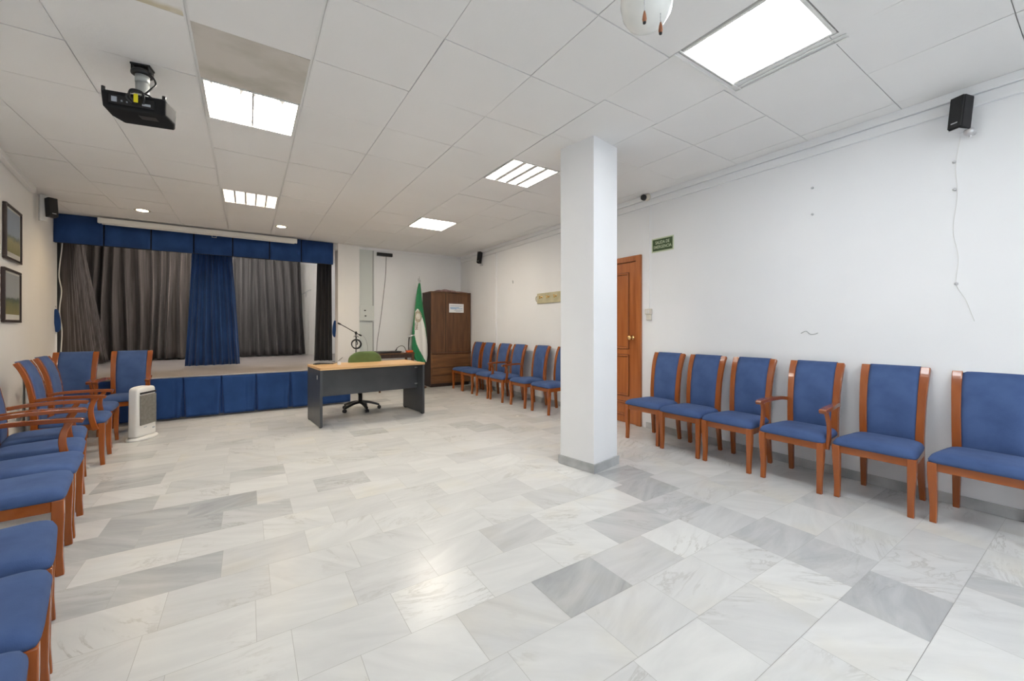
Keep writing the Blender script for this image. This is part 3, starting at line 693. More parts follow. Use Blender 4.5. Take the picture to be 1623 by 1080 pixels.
# left row, turned with the left wall
TL = math.radians(99.4)
def left(near, far, src, label):
    """near, far: plan corners of the seat's front edge"""
    a, b = Vector(near), Vector(far); e = (b-a).normalized(); f = Vector((e.y, -e.x)); m_ = (a+b)/2; c = m_-f*.25
    return dup(src, (c.x, c.y, 0), math.atan2(f.x, -f.y), label, GL)
left((-1.175, 5.76), (-1.205, 6.23), ch, 'blue armless chair deepest in the left corner, beside the pair of stage armchairs')
left((-1.085, 5.10), (-1.13, 5.57), arm, 'blue armchair in the left row with its full side view showing, nearest the heater')
left((-1.045, 4.38), (-1.14, 4.85), arm, 'blue armchair of the left row whose back cuts the left photo edge')
left((-.935, 3.88), (-1.03, 4.35), arm, 'blue left row armchair with the lowest and nearest armrest')
left((-.850, 3.41), (-.920, 3.86), ch, 'blue armless chair just in front of the nearest left row armchair')
left((-.767, 2.925), (-.850, 3.39), ch, 'blue armless left chair whose orange front rail and whole front leg show')
left((-.577, 2.10), (-.696, 2.57), ch, 'blue armless left chair behind the gap, its seat third from the bottom edge')
left((-.465, 1.605), (-.568, 2.06), ch, 'blue armless left chair with the big reddish leg at the bottom edge')
left((-.37, 1.13), (-.479, 1.59), ch, 'blue armless left chair cut by the bottom left photo corner')
# before the stage
dup(arm, (-1.738, 6.70, 0), 0, 'blue armchair facing the room before the stage, left one of the pair', GS)
dup(arm, (-1.236, 6.70, 0), 0, 'blue armchair before the stage directly behind the white heater', GS)

# ------------------------------------------------------------------ portable heater
h = thing('space_heater', 'white upright portable heater with grey grille on an oval base', 'heater', (-1.005, 6.13, 0), math.radians(64.5))
bm = BM(); lathe(bm, [(.001, 0), (.17, 0), (.18, .012), (.17, .026), (.13, .036), (.001, .038)], n=36)
for v in bm.verts: v.co.y *= .62; v.co.x *= 1.05
obj('base', bm, 'white_pl', h)
bm = BM(); P = []
w_, d_ = .150, .058
rings = []
for z, sc_, dz in ((.04, .97, 0), (.05, 1, 0), (.30, .96, 0), (.50, .92, 0), (.555, .90, .006), (.575, .86, .0), (.583, .72, 0)):
    ring = []
    for k in range(40):
        a = 2*PI*k/40; cx_, sy_ = math.cos(a), math.sin(a)
        x = w_*sc_*math.copysign(abs(cx_)**.35, cx_); y = d_*(sc_ if z > .57 else 1)*math.copysign(abs(sy_)**.5, sy_)
        ring.append(bm.verts.new((x, y, z+(.012*(1-abs(cx_)) if z > .5 else 0))))
    rings.append(ring)
for i in range(len(rings)-1):
    for k in range(40): bm.faces.new((rings[i][k], rings[i][(k+1) % 40], rings[i+1][(k+1) % 40], rings[i+1][k])).smooth = True
bm.faces.new(rings[0][::-1]); bm.faces.new(rings[-1]); obj('body', bm, 'white_pl', h)
M['heat_grille'] = noisy(mat('heater_grille', (.2, .19, .17), .5), (.20, .185, .165), (.26, .245, .22), (30, 30, 30), 2, 1)
bm = BM(); box(bm, -.115, .118, -.066, -.054, .165, .50)
gr = obj('grille', bm, 'heat_grille', h, bevel=.003); gr['label'] = 'grey mesh grille'
bm = BM()
for k in range(22): z = .172+k*.0145; box(bm, -.112, .115, -.069, -.065, z, z+.004)
obj('grille_bars', bm, 'heat_grille', gr)
bm = BM(); box(bm, -.115, .118, -.067, -.056, .512, .532); obj('air_slot', bm, 'black2', h, bevel=.002)
bm = BM(); box(bm, .07, .10, -.0635, -.055, .10, .112); box(bm, -.06, -.02, -.0635, -.055, .135, .14); obj('control_buttons', bm, 'ink_grey', h)

# ------------------------------------------------------------------ desk
dk = thing('office_desk', 'office desk with a beech top and charcoal panel legs', 'desk', (1.425, 5.90, 0), math.radians(5.0))
W2, D2 = .71, .36
bm = BM(); box(bm, -W2, W2, -D2, D2, .722, .752); obj('desktop', bm, 'beech', dk, bevel=.004)['label'] = 'pale beech top'
for s in (-1, 1):
    bm = BM(); box(bm, s*(W2-.017)-.015, s*(W2-.017)+.015, -D2+.01, D2-.01, .012, .721); lg = obj('leg_panel', bm, 'desk_grey', dk, bevel=.002)
    bm = BM(); box(bm, s*(W2-.017)-.012, s*(W2-.017)+.012, -D2+.03, -D2+.09, .0, .012); box(bm, s*(W2-.017)-.012, s*(W2-.017)+.012, D2-.09, D2-.03, .0, .012); obj('foot', bm, 'rubber', lg)
bm = BM(); box(bm, -W2+.033, W2-.033, -.165, -.147, .365, .721); mp_ = obj('modesty_panel', bm, 'desk_grey', dk, bevel=.002)
bm = BM()
for z in (.67, .43):
    box(bm, W2-.075, W2-.033, -.176, -.166, z-.008, z+.008); lathe(bm, [(.001, 0), (.011, 0), (.011, .014), (.001, .014)], (W2-.06, -.176, z), 14, mtx=Matrix.Rotation(PI/2, 4, 'X'))
obj('bracket', bm, 'metal', mp_)
bm = BM(); box(bm, -W2-.004, -W2-.001, -D2+.13, -D2+.15, .60, .65); obj('lock_plate', bm, 'white_pl', dk)

# things on the desk: dark wand and its cable, small white block
bm = BM(); tube(bm, bez([(.74, 6.05, .762), (.82, 6.04, .768), (.90, 6.03, .765), (.99, 6.02, .760)], 5), [.006, .008, .012, .012, .012, .012, .010, .010, .010, .009, .009, .008, .008, .006, .006, .006], 8)
tube(bm, bez([(.99, 6.02, .760), (1.03, 6.03, .77), (1.07, 6.05, .80), (1.12, 6.06, .84)], 5), .003, 6)
tag(obj('microphone_cable', bm, 'black'), 'black microphone lead lying on the left end of the desk', 'cable')
bm = BM(); box(bm, 1.02, 1.06, 5.86, 5.90, .7525, .80); tag(obj('paper_tag', bm, 'paper', bevel=.004), 'small white block standing on the desk beside the green chair back', 'block')

# office chair
oc = thing('office_chair', 'swivel office chair with olive green back and black five-star base', 'office chair', (1.44, 6.42, 0), math.radians(185))
for k in range(5):
    a = math.radians(20+72*k); bm = BM(); c_, s_ = math.cos(a), math.sin(a)
    sweep(bm, bez([(c_*.02, s_*.02, .125), (c_*.12, s_*.12, .115), (c_*.22, s_*.22, .085), (c_*.275, s_*.275, .065)], 4), [(.026-.0008*i, .020-.0005*i) for i in range(13)]); lg = obj('leg', bm, 'black', oc, bevel=.005)
    bm = BM()
    for d in (-.014, .014):
        mt = Matrix.Translation((c_*.275-s_*d, s_*.275+c_*d, .027)) @ Matrix.Rotation(a, 4, 'Z') @ Matrix.Rotation(PI/2, 4, 'X')
        lathe(bm, [(.001, -.009), (.022, -.009), (.027, -.004), (.027, .004), (.022, .009), (.001, .009)], n=18, mtx=mt)
    tube(bm, [(c_*.275, s_*.275, .028), (c_*.275, s_*.275, .062)], .009, 8)
    obj('caster', bm, 'black', lg)
bm = BM(); tube(bm, [(0, 0, .10), (0, 0, .26)], .03, 16); tube(bm, [(0, 0, .26), (0, 0, .40)], .018, 16); obj('gas_lift', bm, 'black', oc)
bm = BM(); box(bm, -.12, .12, -.10, .12, .395, .42); sweep(bm, bez([(0, .10, .405), (0, .26, .40), (0, .285, .50), (0, .275, .62)], 5), (.03, .008), up=(0, 1, .01)); tube(bm, [(.10, 0, .40), (.24, 0, .38), (.27, 0, .385)], .008, 8); obj('mechanism', bm, 'black', oc, bevel=.004)
bm = BM(); cushion(bm, [(-.23, -.24), (.23, -.24), (.22, .20), (-.22, .20)], .42, .44, .475, pw=4); obj('seat', bm, 'green_ch', oc)
bm = BM(); nx, nz = 20, 14; F, B = [], []
for i in range(nx+1):
    u = -1+2*i/nx; cf, cb = [], []
    for j in range(nz+1):
        v = -1+2*j/nz
        # superelliptic outline
        hw = .245*(1-max(0, v)**4*.28-max(0, -v)**3*.08); hz = .19*(1-abs(u)**4*.18)
        y = .265-.04*(u*u)*-1*-1; e = max(0, (1-abs(u)**6)*(1-abs(v)**6))**.4
        cf.append(bm.verts.new((u*hw, y-.008-.022*e, .72+v*hz))); cb.append(bm.verts.new((u*hw, y+.004+.012*e, .72+v*hz)))
    F.append(cf); B.append(cb)
for i in range(nx):
    for j in range(nz): bm.faces.new((F[i][j], F[i+1][j], F[i+1][j+1], F[i][j+1])).smooth = True; bm.faces.new((B[i][j], B[i][j+1], B[i+1][j+1], B[i+1][j])).smooth = True
for i in range(nx): bm.faces.new((F[i][0], B[i][0], B[i+1][0], F[i+1][0])); bm.faces.new((F[i][nz], F[i+1][nz], B[i+1][nz], B[i][nz]))
for j in range(nz): bm.faces.new((F[0][j], F[0][j+1], B[0][j+1], B[0][j])); bm.faces.new((F[nx][j], B[nx][j], B[nx][j+1], F[nx][j+1]))
obj('backrest', bm, 'green_ch', oc)['label'] = 'olive green rounded back pad'

# microphone stand with boom behind the desk, cable coil on it
ms = thing('microphone_stand', 'black boom microphone stand rising behind the green office chair', 'microphone stand', (1.70, 7.93, 0))
bm = BM()
for k in range(3):
    a = math.radians(30+120*k); tube(bm, [(0, 0, .14), (math.cos(a)*.24, math.sin(a)*.24, .012)], .007, 8)
obj('tripod_legs', bm, 'black', ms)
bm = BM(); tube(bm, [(0, 0, .05), (0, 0, 1.15)], .009, 10); obj('pole', bm, 'black', ms)
bm = BM(); tube(bm, [(-.29, 0, 1.335), (-.20, 0, 1.285), (.0, 0, 1.165), (.06, 0, 1.13)], .0075, 8); tube(bm, [(-.32, 0, 1.35), (-.27, 0, 1.325)], .015, 10); tube(bm, [(.055, 0, 1.132), (.10, 0, 1.11)], .014, 10); obj('boom', bm, 'black2', ms)
bm = BM(); lathe(bm, [(.001, -.03), (.02, -.03), (.02, .02), (.001, .03)], (0, 0, 1.165), 14); tube(bm, [(0, -.03, 1.165), (0, .03, 1.165)], .012, 10); obj('clamp', bm, 'black', ms)
bm = BM()
for k in range(6):
    r_ = .083+.006*math.sin(k*2.1); off = .006*math.cos(k*1.7); tube(bm, [(off+r_*math.cos(2*PI*i/32), -.02-.006*(k % 3), .955+.006*math.sin(k)+r_*math.sin(2*PI*i/32)) for i in range(32)], .0055, 6, closed=True)
tube(bm, bez([(0, -.025, 1.03), (.012, -.03, 1.0), (.02, -.03, .97), (.012, -.03, .94)], 5), .009, 8); tube(bm, bez([(-.045, -.02, 1.09), (-.02, -.02, 1.11), (0, -.02, 1.05), (.02, -.02, 1.11), (.045, -.02, 1.08)], 5), .005, 6)
co = obj('cable_coil', bm, 'black', loc=(1.70, 7.93, 0)); tag(co, 'coiled black microphone cable hanging from the boom stand', 'cable')
bm = BM(); tube(bm, bez([(1.77, 7.93, 1.13), (1.86, 7.94, 1.08), (1.91, 7.96, .95), (1.925, 7.98, .80), (1.92, 8.0, .4), (1.92, 8.0, .01)], 6), .004, 6)
tag(obj('microphone_cable', bm, 'pole_grey'), 'thin grey lead drooping from the end of the boom stand', 'cable')

# side table, equipment on it
tb = thing('side_table', 'small dark wooden side table behind the desk against the wall', 'table', (2.50, 8.12, 0))
bm = BM(); box(bm, -.40, .33, -.24, .24, .735, .76); obj('tabletop', bm, 'walnut', tb, bevel=.004)
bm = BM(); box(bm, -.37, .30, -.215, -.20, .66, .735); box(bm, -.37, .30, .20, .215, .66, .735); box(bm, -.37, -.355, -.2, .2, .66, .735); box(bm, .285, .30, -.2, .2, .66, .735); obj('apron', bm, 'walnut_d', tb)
for x in (-.365, .295):
    for y in (-.205, .205):
        bm = BM(); sweep(bm, [(x, y, 0), (x, y, .4), (x, y, .735)], [(.015, .015), (.02, .02), (.022, .022)], up=(0, 1, 0)); obj('leg', bm, 'walnut', tb, bevel=.003)
bm = BM(); box(bm, -.24, .20, -.15, .15, .0, .012); box(bm, -.25, .21, -.155, .155, .012, .035)
tag(obj('laptop', bm, 'black', bevel=.005, loc=(2.36, 8.08, .7605), rot=(0, 0, .04)), 'closed black flat equipment case on the dark side table', 'laptop')
dm = thing('desk_microphone', 'gooseneck desk microphone with an orange base on the side table', 'microphone', (2.745, 7.97, .7605))
bm = BM(); box(bm, -.065, .065, -.05, .05, 0, .045); obj('base', bm, 'orange', dm, bevel=.012, seg=3)
bm = BM(); tube(bm, bez([(-.01, 0, .03), (-.015, 0, .12), (-.01, 0, .27), (.0, 0, .31)], 5), .011, 8); obj('gooseneck', bm, 'black2', dm)
bm = BM(); tube(bm, [(-.035, 0, .32), (.02, 0, .325), (.06, -.01, .345), (.105, -.01, .35)], [.012, .018, .013, .016], 10); obj('head', bm, 'metal', dm)
bm = BM(); tube(bm, bez([(2.67, 7.97, .80), (2.645, 7.98, .87), (2.58, 7.98, .90), (2.50, 7.98, .86), (2.47, 7.98, .803)], 6), .006, 6); tube(bm, [(2.49, 7.98, .84), (2.465, 7.98, .80)], .011, 8)
tag(obj('microphone_cable', bm, 'black'), 'short black looping lead beside the orange microphone base', 'cable')
bm = BM(); lathe(bm, [(.001, 0), (.03, 0), (.03, .012), (.012, .016), (.012, .03), (.001, .03)], (2.64, 7.93, .7605), 16); tag(obj('small_dish', bm, 'chrome'), 'small shiny metal piece between the case and the orange base', 'ornament')

# ------------------------------------------------------------------ flag
fx, fy = 3.01, 8.12
fl = thing('flag', 'green and white flag with an emblem, draped round a pole by the wardrobe', 'flag', (fx, fy, 0))
bm = BM(); lathe(bm, [(.001, 0), (.15, 0), (.155, .02), (.05, .04), (.025, .09), (.014, .10), (.001, .10)], n=28); obj('pole_base', bm, 'walnut', fl)
bm = BM(); tube(bm, [(0, 0, .09), (0, 0, 2.20)], .014, 12); obj('pole', bm, 'walnut', fl)
bm = BM(); lathe(bm, [(.001, 0), (.018, 0), (.02, .02), (.010, .03), (.018, .045), (.022, .06), (.010, .085), (.007, .14), (.001, .165)], (0, 0, 2.19), 16); box(bm, -.035, -.005, -.004, .004, 2.25, 2.30); box(bm, .004, .03, -.004, .004, 2.22, 2.27); obj('finial', bm, 'metal', fl)
# cloth: silhouette left/right in metres about the pole, by height
outl = [(2.20, -.012, .018), (2.05, -.045, .035), (1.85, -.075, .055), (1.65, -.095, .085), (1.45, -.12, .12), (1.25, -.145, .145), (1.05, -.158, .165), (.85, -.165, .175), (.70, -.14, .175), (.60, -.10, .165), (.54, -.02, .15)]
def oi(z):
    for a, b in zip(outl, outl[1:]):
        if z >= b[0]: t = (a[0]-z)/(a[0]-b[0]); return a[1]+(b[1]-a[1])*t, a[2]+(b[2]-a[2])*t
    return outl[-1][1:]
def wl(z):   # white area between left and right boundary
    Lp = [(1.66, -.06), (1.60, -.10), (1.40, -.115), (1.28, -.12), (1.10, -.115), (.92, -.075), (.78, -.02), (.66, .06), (.54, .13)]
    Rp = [(1.66, -.055), (1.58, .0), (1.45, .05), (1.25, .11), (1.05, .15), (.85, .18), (.54, .18)]
    def f(P):
        for a, b in zip(P, P[1:]):
            if z >= b[0]: t = (a[0]-z)/(a[0]-b[0]); return a[1]+(b[1]-a[1])*t
        return P[-1][1]
    return (f(Lp), f(Rp)) if .5 < z < 1.66 else (9, 9)
bm = BM(); nx, nz = 44, 150; g = []
for j in range(nz+1):
    z = 2.20-(2.20-.54)*j/nz; l, r = oi(z); row = []
    for i in range(nx+1):
        u = i/nx; x = l+(r-l)*u
        d = .03+.045*math.sin(PI*u)+.012*math.sin(u*15+z*1.5)*min(1, (2.2-z)*1.5); row.append(bm.verts.new((x, -d*min(1, .35+(2.2-z)*1.2), z)))
    g.append(row)
for j in range(nz):
    for i in range(nx):
        f = bm.faces.new((g[j][i], g[j][i+1], g[j+1][i+1], g[j+1][i])); c = f.calc_center_median(); a, b = wl(c.z); f.smooth = True
        f.material_index = 1 if a < c.x < b else 0
        dx, dz = (c.x+.045)/.075, (c.z-1.50)/.115; rr = math.hypot(dx, dz)
        hs = math.sin(c.x*310+1)*math.sin(c.z*190+.5)+.35*math.sin(c.x*140-c.z*230)
        if .55 < rr < 1.05 and hs > -.25: f.material_index = 2 if hs > .15 else 3
        elif rr <= .8: f.material_index = 1 if hs < .45 else 3
        if abs(c.x+.085) < .03 and 1.22 < c.z < 1.38 and hs > .1: f.material_index = 2
back = []
for j in range(nz+1):
    z = 2.20-(2.20-.54)*j/nz; l, r = oi(z); back.append([bm.verts.new((l+(r-l)*i/8, .02+.03*math.sin(PI*i/8), z)) for i in range(9)])
for j in range(nz):
    for i in range(8): bm.faces.new((back[j][i], back[j+1][i], back[j+1][i+1], back[j][i+1])).smooth = True
    bm.faces.new((g[j][0], g[j+1][0], back[j+1][0], back[j][0])); bm.faces.new((g[j][nx], back[j][8], back[j+1][8], g[j+1][nx]))
obj('cloth', bm, ['flag_green', 'flag_white', 'flag_brown', 'flag_gold'], fl)

# ------------------------------------------------------------------ wardrobe
wd = thing('wardrobe', 'tall dark walnut wardrobe with two doors over drawers in the far corner', 'wardrobe', (3.685, 8.24, 0), math.radians(-1.0))
wx, wy, wh = .465, .25, 2.035
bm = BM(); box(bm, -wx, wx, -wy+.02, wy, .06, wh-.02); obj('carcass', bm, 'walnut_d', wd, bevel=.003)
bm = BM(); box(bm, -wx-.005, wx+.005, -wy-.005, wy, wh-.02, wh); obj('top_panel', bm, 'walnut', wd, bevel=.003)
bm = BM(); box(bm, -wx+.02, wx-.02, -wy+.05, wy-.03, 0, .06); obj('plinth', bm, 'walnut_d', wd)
sp = -wx+.335
for a, b in ((-wx+.006, sp-.006), (sp+.006, wx-.006)):
    bm = BM(); box(bm, a, b, -wy, -wy+.018, .745, wh-.03); box(bm, a, a+.045, -wy-.008, -wy, .745, wh-.03); box(bm, b-.045, b, -wy-.008, -wy, .745, wh-.03); box(bm, a+.045, b-.045, -wy-.008, -wy, .745, .80); box(bm, a+.045, b-.045, -wy-.008, -wy, wh-.085, wh-.03)
    dr = obj('door', bm, 'walnut', wd, bevel=.003)
bm = BM(); box(bm, -wx, wx, -wy-.018, -wy+.02, .705, .738); obj('rail', bm, 'walnut', wd, bevel=.008)
for z0, z1 in ((.415, .70), (.245, .41), (.075, .24)):
    bm = BM(); box(bm, -wx+.004, wx-.004, -wy, -wy+.018, z0, z1)
    if z0 > .2: box(bm, -wx+.03, wx-.03, -wy-.008, -wy, z0+.02, z1-.02)
    dr = obj('drawer', bm, 'walnut_l', wd, bevel=.004)
bm = BM(); box(bm, sp-.005, sp+.005, -wy-.003, -wy+.019, .745, wh-.03); box(bm, -wx+.005, wx-.005, -wy-.003, -wy+.019, .7385, .7445); box(bm, -wx+.005, wx-.005, -wy-.003, -wy+.019, .4105, .4145); box(bm, -wx+.005, wx-.005, -wy-.003, -wy+.019, .2405, .2445); obj('groove', bm, 'groove', wd)  # dark strips between doors and drawers stand in for the shade there
nt_ = thing('notice', 'printed white notice sheet taped to the wardrobe right door', 'notice', (3.80, 7.981, 1.69), math.radians(-1.0))
bm = BM(); box(bm, -.172, .172, -.0018, -.0002, -.095, .095); obj('sheet', bm, 'paper', nt_)
bm = BM()
for z, a, b in ((.055, -.15, .15), (.040, -.15, .12)): box(bm, a, b, -.0026, -.0018, z-.004, z+.004)
for z, a, b in ((-.035, -.04, .14), (-.055, -.06, .14), (-.072, -.02, .10)): box(bm, a, b, -.0026, -.0018, z-.0035, z+.0035)
obj('printed_lines', bm, 'ink_grey', nt_)
bm = BM()
for z, a, b in ((.012, -.15, .06), (-.002, -.15, .14), (-.018, -.14, .0)): box(bm, a, b, -.0026, -.0018, z-.005, z+.005)
obj('printed_heading', bm, 'ink_blue', nt_)
bm = BM(); nx, ny = 26, 12; g = []
for i in range(nx+1):
    u = -1+2*i/nx; c = []
    for j in range(ny+1):
        v = -1+2*j/ny; e = max(0, (1-abs(u)**4)*(1-abs(v)**4))
        c.append(bm.verts.new((u*.36+.02*math.sin(v*4), v*.17+.02*math.sin(u*5), .004+.045*e*(.5+.5*math.cos(u*1.6+.4))+.010*e*math.sin(u*13+v*3))))
    g.append(c)
for i in range(nx):
    for j in range(ny): bm.faces.new((g[i][j], g[i+1][j], g[i+1][j+1], g[i][j+1])).smooth = True
tag(obj('folded_cloth', bm, 'pink', solid=.006, loc=(3.70, 8.18, wh+.003)), 'crumpled mauve cloth lying on top of the wardrobe', 'cloth')

# ------------------------------------------------------------------ wall things, right wall
def on_wall(o): o.rotation_euler = (0, 0, -PI/2)
cr_ = thing('coat_rack', 'beige padded coat rack with hooks on the wall left of the pillar', 'coat rack', (WR, 4.93, 1.76))
bm = BM(); box(bm, -.028, 0, -.615, .615, -.088, .088); obj('backing', bm, 'beige', cr_, bevel=.012, seg=3)
bm = BM()
for s in (-1, 1): tube(bm, bez([(-.014, s*.615, .05), (-.014, s*.66, .03), (-.014, s*.67, 0), (-.014, s*.65, -.04), (-.014, s*.615, -.05)], 4), .006, 6)
obj('end_loop', bm, 'beige', cr_)
for k in range(6):
    y = .48-.19*k; bm = BM(); tube(bm, bez([(-.028, y, .02), (-.05, y, .015), (-.07, y, -.01), (-.075, y, .025)], 4), .007, 8); lathe(bm, [(.001, -.01), (.011, -.007), (.013, 0), (.011, .007), (.001, .01)], (-.075, y, .032), 12)
    lathe(bm, [(.001, 0), (.018, 0), (.016, .004), (.001, .005)], (-.028, y, .018), 12, mtx=Matrix.Rotation(-PI/2, 4, 'Y')); obj('hook', bm, 'brass', cr_)

sg = thing('exit_sign', 'green emergency exit sign with pale lettering right of the door', 'sign', (WR-.004, 3.055, 2.268), 0)
bm = BM(); box(bm, -.0, .004, -.153, .153, -.085, .085); obj('plate', bm, 'sign_pale', sg)
bm = BM(); box(bm, -.0012, 0, -.138, .138, -.070, .070); obj('green_field', bm, 'sign_green', sg)
for s_, z in (('SALIDA DE', .028), ('EMERGENCIA', -.026)):
    text(s_, .052, 'sign_pale', 'lettering', sg, (-.0016, 0, z), (PI/2, 0, -PI/2), sx=.80, bold=.0006)

sw = thing('wall_switch', 'cream double switch box on the wall between door and chairs', 'switch', (WR, 3.245, 1.42))
bm = BM(); box(bm, -.035, 0, -.045, .045, .005, .075); box(bm, -.028, 0, -.04, .03, -.068, .003); obj('box', bm, 'cream_pl', sw, bevel=.006)
bm = BM(); box(bm, -.040, -.035, -.028, -.002, .02, .06); box(bm, -.040, -.035, .002, .028, .02, .06); obj('rocker', bm, 'white_pl', sw, bevel=.003)
bm = BM(); box(bm, WR-.010, WR, 3.238, 3.252, 1.49, 2.83); tag(obj('cable_trunking', bm, 'wall', bevel=.002), 'thin white vertical cable trunking rising from the switch box', 'trunking')
so = thing('wall_sensor', 'small round black and cream wall fitting high above the exit sign', 'sensor', (WR-.05, 3.262, 2.875))
R = Matrix.Rotation(-PI/2, 4, 'Y')
bm = BM(); lathe(bm, [(.001, 0), (.045, 0), (.045, .02), (.03, .03), (.001, .03)], (0, -.03, .0), 20, mtx=R); obj('back_box', bm, 'cream_pl', so)
bm = BM(); lathe(bm, [(.001, 0), (.036, 0), (.036, .035), (.026, .05), (.001, .05)], (-.025, .0, -.004), 20, mtx=R @ Matrix.Rotation(.3, 4, 'X')); obj('lens', bm, 'black', so)

def speaker(name_loc, rot, label, bracket, size=(.080, .088, .225)):
    t = thing('wall_speaker', label, 'speaker', name_loc, rot[2], 'small black wall speakers')
    w_, d_, h_ = size; Rm = Matrix.Rotation(rot[0], 4, 'X') @ Matrix.Rotation(rot[1], 4, 'Y')
    bm = BM(); box(bm, -w_/2, w_/2, -d_/2+.012, d_/2, -h_/2, h_/2, mtx=Rm); obj('cabinet', bm, 'black2', t, bevel=.006)
    bm = BM(); box(bm, -w_/2+.003, w_/2-.003, -d_/2, -d_/2+.011, -h_/2+.003, h_/2-.003, mtx=Rm); gr_ = obj('grille', bm, 'grille', t, bevel=.004)
    bm = BM(); box(bm, -.018, .018, -d_/2-.0015, -d_/2, -h_/2+.03, -h_/2+.038, mtx=Rm); obj('badge', bm, 'metal', gr_)
    bm = BM()
    for kind, *a in bracket:
        if kind == 'tube': tube(bm, *a)
        elif kind == 'box': box(bm, *a)
        elif kind == 'ball': c_, r_ = a; lathe(bm, [(r_*math.sin(PI*i/12), -r_*math.cos(PI*i/12)) for i in range(13)], c_, 18)
    obj('bracket', bm, 'white_pl' if name_loc[0] < 0 else 'metal', t, bevel=.002)
    return t
speaker((4.085, .610, 2.725), (math.radians(-8), 0, RX-.42), 'large-looking black speaker high on the right wall near the camera',
        [('ball', (.02, .045, -.128), .028), ('tube', [(.02, .045, -.13), (.02, .09, -.14)], .012), ('box', -.03, .03, -.06, .045, -.121, -.116), ('tube', [(.02, .05, -.125), (.02, .055, -.165)], .008)])
speaker((4.07, 7.43, 2.74), (math.radians(-10), 0, RX+.5), 'small black speaker high on the right wall near the far corner',
        [('ball', (.0, .05, -.15), .024), ('tube', [(0, .05, -.15), (0.02, .115, -.15)], .010)], (.078, .085, .245))
speaker((-2.04, 7.32, 2.752), (math.radians(-6), 0, math.radians(40)), 'small black speaker high on the left wall above the pictures corner',
        [('tube', [(0, .05, -.10), (-.03, .09, -.13)], .012), ('tube', [(0, .05, .11), (-.03, .09, .12)], .012), ('box', -.075, -.01, .06, .10, -.17, .15)], (.085, .09, .235))

# nails, squiggle wire and thin leads on the right wall
for y, z, lb in ((1.511, 2.498, 'upper'), (1.511, 2.263, 'lower')):
    bm = BM(); lathe(bm, [(.001, 0), (.009, 0), (.009, .010), (.004, .018), (.001, .018)], (WR, y, z), 12, mtx=R); tag(obj('wall_plug', bm, 'metal'), '%s of the two small wall plugs high above the armchair of the right row' % lb, 'wall plug', 'wall plugs on the right wall')
for y, z, lb in ((.655, 2.43, 'highest'), (.654, 2.235, 'middle'), (.645, 1.566, 'lowest')):
    bm = BM(); lathe(bm, [(.001, 0), (.010, 0), (.010, .012), (.004, .02), (.001, .02)], (WR, y, z), 12, mtx=R); tag(obj('wall_plug', bm, 'metal'), '%s of the small wall plugs below the near right speaker' % lb, 'wall plug', 'wall plugs on the right wall')
bm = BM(); tube(bm, bez([(WR-.003, .625, 2.60), (WR-.003, .648, 2.40), (WR-.003, .640, 2.2), (WR-.003, .660, 1.95), (WR-.003, .635, 1.75), (WR-.003, .645, 1.566), (WR-.003, .60, 1.45), (WR-.003, .56, 1.3)], 8), .0014, 6)
tag(obj('speaker_wire', bm, 'white_pl'), 'thin white wire trailing down the wall from the near right speaker', 'wire')
bm = BM(); tube(bm, bez([(WR-.004, 1.60, 1.205), (WR-.004, 1.56, 1.225), (WR-.004, 1.53, 1.20), (WR-.004, 1.50, 1.198), (WR-.004, 1.47, 1.21)], 6), .003, 6)
tag(obj('wall_wire', bm, 'pole_grey'), 'short curled grey wire end sticking from the right wall', 'wire')
bm = BM(); tube(bm, [(WR-.02, 6.33, 2.15), (WR-.006, 6.33, 2.15), (WR-.006, 6.33, 2.10)], .006, 6); tag(obj('wall_hook', bm, 'metal'), 'small hook on the right wall left of the beige coat rack', 'hook')

# ------------------------------------------------------------------ back wall things
bm = BM(); box(bm, -.16, .16, -.05, 0, -.035, .035)
bar = thing('infrared_heater', 'slim black bar fixture mounted near the ceiling on the back wall', 'wall fixture', (2.395, YB, 2.795))
obj('housing', bm, 'black', bar, bevel=.006)
bm = BM(); box(bm, -.14, .14, -.052, -.05, -.02, .02); obj('front_slot', bm, 'grille', bar)
bm = BM(); tube(bm, bez([(2.43, YB-.012, 2.76), (2.42, YB-.008, 2.4), (2.37, YB-.008, 1.9), (2.31, YB-.008, 1.4), (2.25, YB-.008, 1.0), (2.235, YB-.008, .78), (2.235, YB-.008, .08)], 6), .0045, 6)
tag(obj('power_cable', bm, 'black2'), 'thin dark cable running from the black bar down to the side table', 'cable')
bm = BM(); box(bm, 2.150, 2.178, YB-.022, YB, 1.70, ZC-.06); tag(obj('cable_trunking', bm, 'pole_grey', bevel=.002), 'grey vertical conduit from the ceiling down to the back wall switch box', 'trunking')
cb = thing('switch_box', 'pale grey electrical box with two switches beside the cream column', 'switch box', (2.025, YB, 1.555))
bm = BM(); box(bm, -.14, .15, -.05, -.0125, -.15, .16); obj('enclosure', bm, 'wall_grey', cb, bevel=.005)
bm = BM()
for x, z in ((-.035, .06), (-.025, -.05)): box(bm, x-.016, x+.016, -.06, -.05, z-.01, z+.01); lathe(bm, [(.001, 0), (.008, 0), (.008, .012), (.001, .012)], (x+.002, -.058, z-.004), 10, mtx=Matrix.Rotation(PI/2, 4, 'X'))
obj('switch', bm, 'black2', cb, bevel=.002)
cbn = thing('wall_cabinet', 'tall pale grey wall panel between the cream column and the conduit', 'panel', (2.025, YB, 0))
bm = BM(); box(bm, -.143, .125, -.012, 0, .08, 2.86); obj('panel', bm, 'wall_grey', cbn, bevel=.003)
bm = BM(); box(bm, .125, .150, -.02, 0, .08, 1.39); box(bm, -.14, .125, -.022, -.012, 1.372, 1.392); obj('edge_strip', bm, 'pole_grey', cbn)

